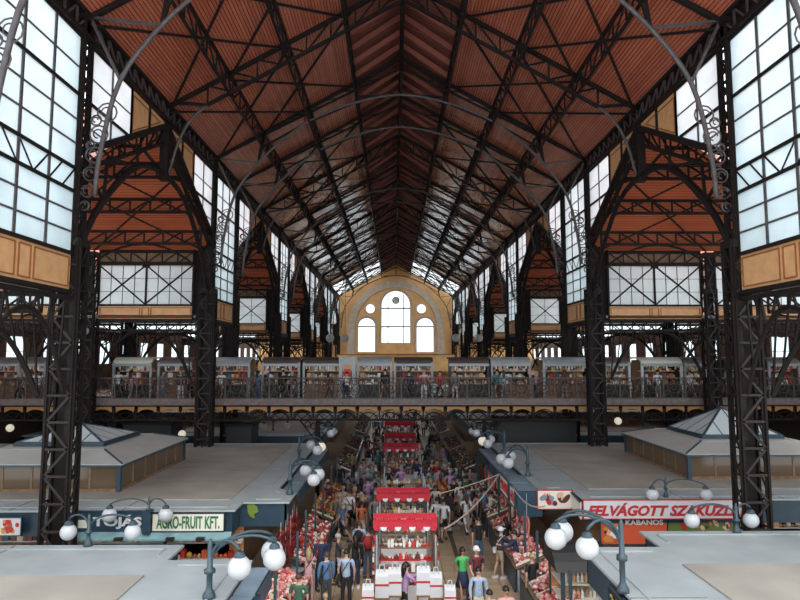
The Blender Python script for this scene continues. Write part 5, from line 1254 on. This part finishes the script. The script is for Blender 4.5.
    m = cap(.106, 0); m.prism([(-.07, ly - .10, 1.655), (.07, ly - .10, 1.655), (.05, ly - .19, 1.64), (-.05, ly - .19, 1.64)], (0, 0, .015)); out['cap'] = m.mesh('cap', None, True)
    bp = MB(); bp.lathe([(.02, -.20), (.13, -.18), (.15, 0), (.13, .17), (.06, .22)], (0, 0, 0), 10); bp.v = [(x, y * .62 + ly + .16, z + 1.22) for x, y, z in bp.v]; out['backpack'] = bp.mesh('backpack', None, True)
    sh, eb, wr, hd, b_ = A[1]; m = MB().box(hd[0] - .05, hd[0] + .09, hd[1] - .16, hd[1] + .16, hd[2] - .46, hd[2] - .12); m.tube([(hd[0], hd[1] - .1, hd[2] - .13), (hd[0], hd[1], hd[2] + .0), (hd[0], hd[1] + .1, hd[2] - .13)], .012, 5); out['bag'] = m.mesh('shopping_bag')
    m = MB().tube([(-.15, ly - .03, 1.46), (-.03, ly - .13, 1.25), (.17, ly - .05, .98), (.17, ly + .07, .98), (0, ly + .13, 1.25), (-.15, ly + .03, 1.46)], .014, 5); m.box(.15, .24, -.12, .12, .82, 1.0); out['strap'] = m.mesh('shoulder_bag')
    sh, eb, wr, hd, b_ = A[-1]; out['phone'] = MB().box(hd[0] - .04, hd[0] + .04, hd[1] - .03, hd[1] - .015, hd[2] - .02, hd[2] + .14).mesh('phone')
    return out
POSES = [make_pose(0, (4, 12), (-2, 10)), make_pose(.8, (-22, 15), (24, 20)), make_pose(.15, (35, 75), (5, 15)), make_pose(.1, (50, 45), (40, 60), .25), make_pose(-.7, (20, 30), (-20, 10))]
SK = [mat('skin_light', (.55, .33, .24), .5), mat('skin_tan', (.40, .22, .14), .5), mat('skin_dark', (.12, .06, .04), .5)]
CLR = dict(black=(.012, .012, .014), charcoal=(.045, .045, .05), grey=(.20, .20, .21), white=(.72, .72, .73), cream=(.60, .54, .44), navy=(.02, .03, .075), blue=(.08, .16, .30), lightblue=(.33, .42, .55), denim=(.07, .11, .18), red=(.40, .03, .03), maroon=(.13, .02, .03), pink=(.60, .32, .33), lilac=(.45, .28, .50), green=(.06, .48, .13), darkgreen=(.04, .12, .07), khaki=(.30, .24, .15), orange=(.55, .14, .04), brown=(.13, .07, .04), teal=(.05, .22, .24), tan=(.45, .33, .22))
CM_ = {k: mat('cloth_' + k, v, .8, noise=(12, .12)) for k, v in CLR.items()}
HAIR = dict(dark=mat('dark_hair', (.012, .009, .008), .5), brown=mat('brown_hair', (.07, .035, .018), .5), blond=mat('blond_hair', (.38, .25, .12), .5), grey=mat('grey_hair', (.35, .34, .33), .6))
def meshobj(parent, name, me, material):
    if not me.materials: me.materials.append(None)
    o = link(name, me, parent); o.material_slots[0].link = 'OBJECT'; o.material_slots[0].material = material; return o
NPEOPLE = [0]
def person(x, y, z, face, label, top='black', tstyle='short', bot='black', bstyle='trousers', hair='dark', hstyle='short', pose=0, skin=0, extra=(), h=1.0, group=None, ecol='black'):
    """face: heading in degrees; 0 looks toward the camera (-Y), 180 away"""
    P_ = POSES[pose]; t = thing('person', (x, y, z), label, 'person', group, R(face)); t.scale = (h, h, h)
    meshobj(t, 'body', P_['body'], SK[skin])
    if y < 34: meshobj(t, 'face_features', P_['face'], M['black'])
    meshobj(t, 'top', P_['top_' + tstyle], CM_[top]); meshobj(t, {'trousers': 'trousers', 'shorts': 'shorts', 'skirt': 'skirt', 'long_skirt': 'skirt'}[bstyle], P_[bstyle], CM_[bot])
    meshobj(t, 'shoes', P_['shoes'], CM_['charcoal'] if rnd.random() < .6 else CM_['white'])
    if hstyle in ('short', 'long'): meshobj(t, 'hair', P_['hair_' + hstyle], HAIR[hair])
    if hstyle == 'cap': meshobj(t, 'cap', P_['cap'], CM_[ecol if ecol in CM_ else 'white'])
    for e in extra: meshobj(t, {'backpack': 'backpack', 'bag': 'shopping_bag', 'strap': 'shoulder_bag', 'phone': 'phone'}[e], P_[e], CM_[ecol] if e != 'phone' else M['black'])
    NPEOPLE[0] += 1; return t
def F(px, py, *a, **k):
    v = at_z(px, py, 0); return person(v.x, v.y, 0, *a, **k)
PEOPLE = [
 (444, 541, 180, 'person in white t-shirt and black shorts walking away, right one of a pair', dict(top='white', bot='black', bstyle='shorts', pose=1)),
 (437, 539, 175, 'person in white t-shirt and grey trousers walking away, left one of a pair', dict(top='white', bot='grey', pose=4)),
 (463, 603, 10, 'long haired woman in bright green top and dark skirt walking up the right aisle', dict(top='green', bot='navy', bstyle='skirt', hstyle='long', pose=1, skin=1, h=.98)),
 (477, 606, 15, 'man in maroon polo and white cap beside the woman in green', dict(top='maroon', bot='charcoal', hstyle='cap', ecol='white', pose=4, h=1.04)),
 (479, 630, 0, 'person in pale blue shirt with sunglasses at the neck in the near right aisle', dict(top='lightblue', tstyle='long', bot='cream', pose=0, h=1.0)),
 (490, 655, 200, 'person with dark bun and white top at the bottom edge of the right aisle', dict(top='white', bot='black', pose=0, h=.95)),
 (507, 655, 5, 'person in pale pink top facing the camera at the bottom edge', dict(top='pink', bot='grey', pose=0, skin=1)),
 (479, 567, 200, 'man in black t-shirt and blue jeans standing in the right aisle', dict(top='black', bot='denim', pose=0, h=1.05)),
 (500, 578, 120, 'person with white hat, beige shorts and a large bag at the butcher counter', dict(top='charcoal', bot='tan', bstyle='shorts', hstyle='cap', ecol='white', pose=3, extra=('strap',))),
 (517, 582, 250, 'person in navy jacket and pink shorts bending to the butcher counter', dict(top='navy', tstyle='long', bot='pink', bstyle='shorts', pose=3)),
 (507, 566, 200, 'person in black top with long dark hair behind the white hat', dict(top='black', tstyle='long', bot='brown', hstyle='long', pose=3)),
 (533, 612, 210, 'person in black t-shirt with tied blond hair near the corner booth', dict(top='black', bot='grey', hair='blond', pose=0)),
 (465, 511, 140, 'person in dark green top and white trousers by the red kiosk cloth', dict(top='darkgreen', bot='white', pose=0)),
 (470, 500, 30, 'person in white and pink top left of the brown post', dict(top='pink', bot='lightblue', pose=0)),
 (473, 531, 160, 'person in pink and white top and black shorts below the cable', dict(top='pink', bot='black', bstyle='shorts', hstyle='long', pose=1)),
 (490, 531, 110, 'person in cream jacket at the right meat counter', dict(top='cream', tstyle='long', bot='charcoal', pose=3)),
 (484, 527, 150, 'person in blue top leaning to the right meat counter', dict(top='blue', tstyle='long', bot='tan', pose=3)),
 (439, 500, 180, 'person in long lilac-grey dress walking away in the right aisle', dict(top='lilac', bot='grey', bstyle='long_skirt', pose=0)),
 (452, 498, 180, 'person in black with arms bent beside the lilac-grey dress', dict(top='black', tstyle='long', bot='black', pose=2)),
 (429, 497, 170, 'person in dark brown clothes behind the second kiosk', dict(top='brown', tstyle='long', bot='black', pose=0)),
 (349, 532, 0, 'man in white t-shirt with a crossed strap facing the camera in the left aisle', dict(top='white', bot='black', bstyle='shorts', hair='brown', pose=1, extra=('strap',), h=1.05)),
 (336, 534, 10, 'person in cream top and olive vest walking up the left aisle', dict(top='khaki', bot='cream', hair='blond', pose=4)),
 (358, 530, 20, 'person in black dress between the white t-shirt and the kiosk', dict(top='black', bot='black', bstyle='skirt', hstyle='long', pose=0)),
 (364, 532, 20, 'person in long white skirt bent over beside the second kiosk', dict(top='grey', bot='white', bstyle='long_skirt', pose=3)),
 (343, 524, 350, 'person in tan top with blond hair behind the man in white', dict(top='tan', bot='brown', hair='blond', pose=0)),
 (328, 519, 350, 'person in maroon top by the left middle counter', dict(top='maroon', bot='charcoal', pose=2)),
 (338, 586, 100, 'person holding up a phone in dark clothes and grey waistcoat', dict(top='charcoal', bot='black', hair='grey', pose=2, extra=('phone',))),
 (368, 578, 180, 'person with large red backpack walking away in the left aisle', dict(top='maroon', bot='denim', pose=0, extra=('backpack',), ecol='red')),
 (359, 570, 170, 'person with white collar and dark bag left of the red backpack', dict(top='lightblue', bot='black', hair='brown', pose=0, extra=('backpack',), ecol='black')),
 (355, 588, 190, 'woman in black with long dark hair carrying a bag', dict(top='black', tstyle='long', bot='navy', hstyle='long', pose=0, extra=('bag',))),
 (346, 608, 175, 'man in pale blue patterned t-shirt and black trousers seen from behind', dict(top='lightblue', bot='black', pose=0, extra=('strap',), h=1.02)),
 (321, 590, 20, 'man with pale bald head in dark navy jacket in the left aisle', dict(top='navy', tstyle='long', bot='black', hstyle='none', pose=0, h=1.05)),
 (326, 610, 200, 'person in blue grey jacket with dark shoulder bag near the left crates', dict(top='blue', tstyle='long', bot='charcoal', hair='brown', pose=0, extra=('strap',))),
 (308, 606, 190, 'woman in pale pink top with blond hair and crossed bag strap', dict(top='pink', bot='pink', hair='blond', hstyle='long', pose=3, extra=('strap',))),
 (298, 640, 170, 'man in dark green shirt with brown hair at the lower edge left of the aisle', dict(top='darkgreen', bot='black', hair='brown', pose=0, h=1.02)),
 (325, 645, 180, 'child with blond hair at the lower edge of the left aisle', dict(top='cream', bot='blue', hair='blond', pose=0, h=.78)),
 (404, 624, 110, 'woman in lilac jacket and long dark hair at the kiosk with white bags', dict(top='lilac', tstyle='long', bot='black', hstyle='long', pose=3)),
 (340, 495, 10, 'person in black behind the couple in the left aisle', dict(top='black', tstyle='long', bot='charcoal', pose=0)),
 (363, 489, 190, 'woman in pink top and black trousers deeper in the left aisle', dict(top='pink', bot='black', pose=0)),
 (373, 489, 185, 'woman in pale grey top with white bag beside the one in pink', dict(top='grey', bot='charcoal', pose=2, extra=('bag',), ecol='white')),
 (352, 480, 0, 'person in dark olive coat deep in the left aisle', dict(top='khaki', tstyle='long', bot='black', pose=0)),
]
for (px, py, fc, lab, kw) in PEOPLE: F(px, py, fc, lab, **kw)
# denser crowd toward and beyond the cross gallery
tops = ['black', 'white', 'grey', 'navy', 'red', 'lightblue', 'pink', 'khaki', 'orange', 'teal', 'cream', 'charcoal', 'blue', 'maroon', 'brown', 'lilac']; bots = ['black', 'denim', 'grey', 'cream', 'navy', 'khaki', 'charcoal', 'white']
words_ = {'lightblue': 'pale-blue', 'darkgreen': 'dark green'}
hairw = {'dark': 'dark', 'brown': 'brown', 'blond': 'blond', 'grey': 'grey'}
used = set(); q = random.Random(42)
ZONES = [('in the left aisle before the cross gallery', -2.8, -1.15, 26.5, 33.5, 24), ('in the right aisle before the cross gallery', 1.2, 3.3, 27.5, 33.5, 22), ('below the cross gallery', -2.5, 3.0, 34.0, 37.0, 16), ('in the aisle just past the cross gallery', -2.5, 3.0, 39.5, 48, 26), ('far down the central aisle', -2.5, 3.2, 49, 64, 24), ('deepest in the central aisle', -2.6, 3.2, 66, 100, 22)]
for zone, xa, xb, ya, yb, n in ZONES:
    got = []; tries = 0
    while len(got) < n and tries < 4000:
        tries += 1; x_, yy = q.uniform(xa, xb), q.uniform(ya, yb)
        if -1.25 < x_ < 1.3 and any(a < yy < b for a, b in ((36.8, 39.8), (42, 45.2), (48.6, 52), (56.5, 60))): continue
        if any((x_ - a) ** 2 + (yy - b) ** 2 < .36 for a, b in got): continue
        for _ in range(60):
            tp, bt, hr, bs = q.choice(tops + ['black', 'charcoal', 'navy', 'white', 'grey'] * 2), q.choice(bots), q.choice(['dark', 'dark', 'brown', 'blond', 'grey']), q.choice(['trousers', 'trousers', 'shorts', 'skirt'])
            hs = q.choice(['short', 'short', 'long']); key = (tp, bt, bs, zone)
            if key not in used: break
        used.add(key); got.append((x_, yy))
        lab = f'{words_.get(tp, tp)} topped person in {words_.get(bt, bt)} {bs}, {hairw[hr]} hair, {zone}'
        person(x_, yy, 0, q.choice([0, 10, -15, 170, 180, 195, 90, 270]), lab, tp, q.choice(['short', 'long']), bt, bs, hr, hs, q.randrange(5), q.choice([0, 0, 0, 1, 1, 2]), (), q.uniform(.93, 1.06), 'crowd ' + zone)
# people on the gallery
GP = [(258, 'blue', 'denim', 150, 'shopper in bright blue top on the gallery between the two left stalls'), (283, 'black', 'black', 180, 'shopper in black on the gallery by the mixed souvenirs'), (292, 'charcoal', 'navy', 170, 'shopper in charcoal on the gallery by the mixed souvenirs'), (330, 'maroon', 'black', 90, 'shopper in maroon with a white bag before the orange boxes'),
      (347, 'white', 'navy', 200, 'shopper in white top with navy trousers at the tall pale frame'), (409, 'navy', 'navy', 180, 'shopper in navy jacket before the embroidered cloths'), (424, 'pink', 'white', 0, 'shopper in pink on the gallery left of the posters'), (440, 'red', 'black', 10, 'shopper in red on the gallery right of the embroidered cloths'),
      (497, 'teal', 'brown', 180, 'shopper in teal top looking at pale clothing'), (504, 'lightblue', 'grey', 170, 'shopper in light blue top looking at pale clothing'), (536, 'pink', 'charcoal', 90, 'shopper in pink walking past the orange box shelf'), (118, 'white', 'black', 180, 'shopper in black and white patterned top on the left gallery'),
      (131, 'pink', 'grey', 170, 'shopper in dusty pink on the left gallery'), (163, 'grey', 'blue', 90, 'shopper in grey and bright blue jeans on the left gallery'), (181, 'charcoal', 'white', 0, 'shopper in charcoal by the second left column'), (190, 'maroon', 'black', 20, 'shopper in maroon by the second left column'),
      (658, 'white', 'grey', 180, 'shopper in white before the white framed stall'), (690, 'white', 'brown', 200, 'shopper with white bag beside the basket stall'), (20, 'charcoal', 'black', 0, 'shopper in charcoal at the left end of the gallery'), (37, 'white', 'denim', 10, 'shopper in white left of the big left column'), (455, 'grey', 'cream', 180, 'shopper in grey before the poster panels'), (565, 'brown', 'grey', 150, 'shopper in brown under the broad pale stall roof'), (221, 'white', 'brown', 180, 'shopper in white at the leather goods stall'), (385, 'black', 'brown', 160, 'shopper in black before the dark cushions')]
for k, (px, tp, bt, fc, lab) in enumerate(GP):
    yy = 34.0 + .25 * (k % 3); v = at_y(px, 385, yy)
    person(v.x, yy, BD - .02, fc, lab, tp, 'long' if k % 2 else 'short', bt, 'trousers', ['dark', 'brown', 'blond', 'dark'][k % 4], 'short' if k % 3 else 'long', (0, 2, 4, 1, 3)[k % 5], 0, ('strap',) if k % 4 == 0 else (), q.uniform(.95, 1.04), None)
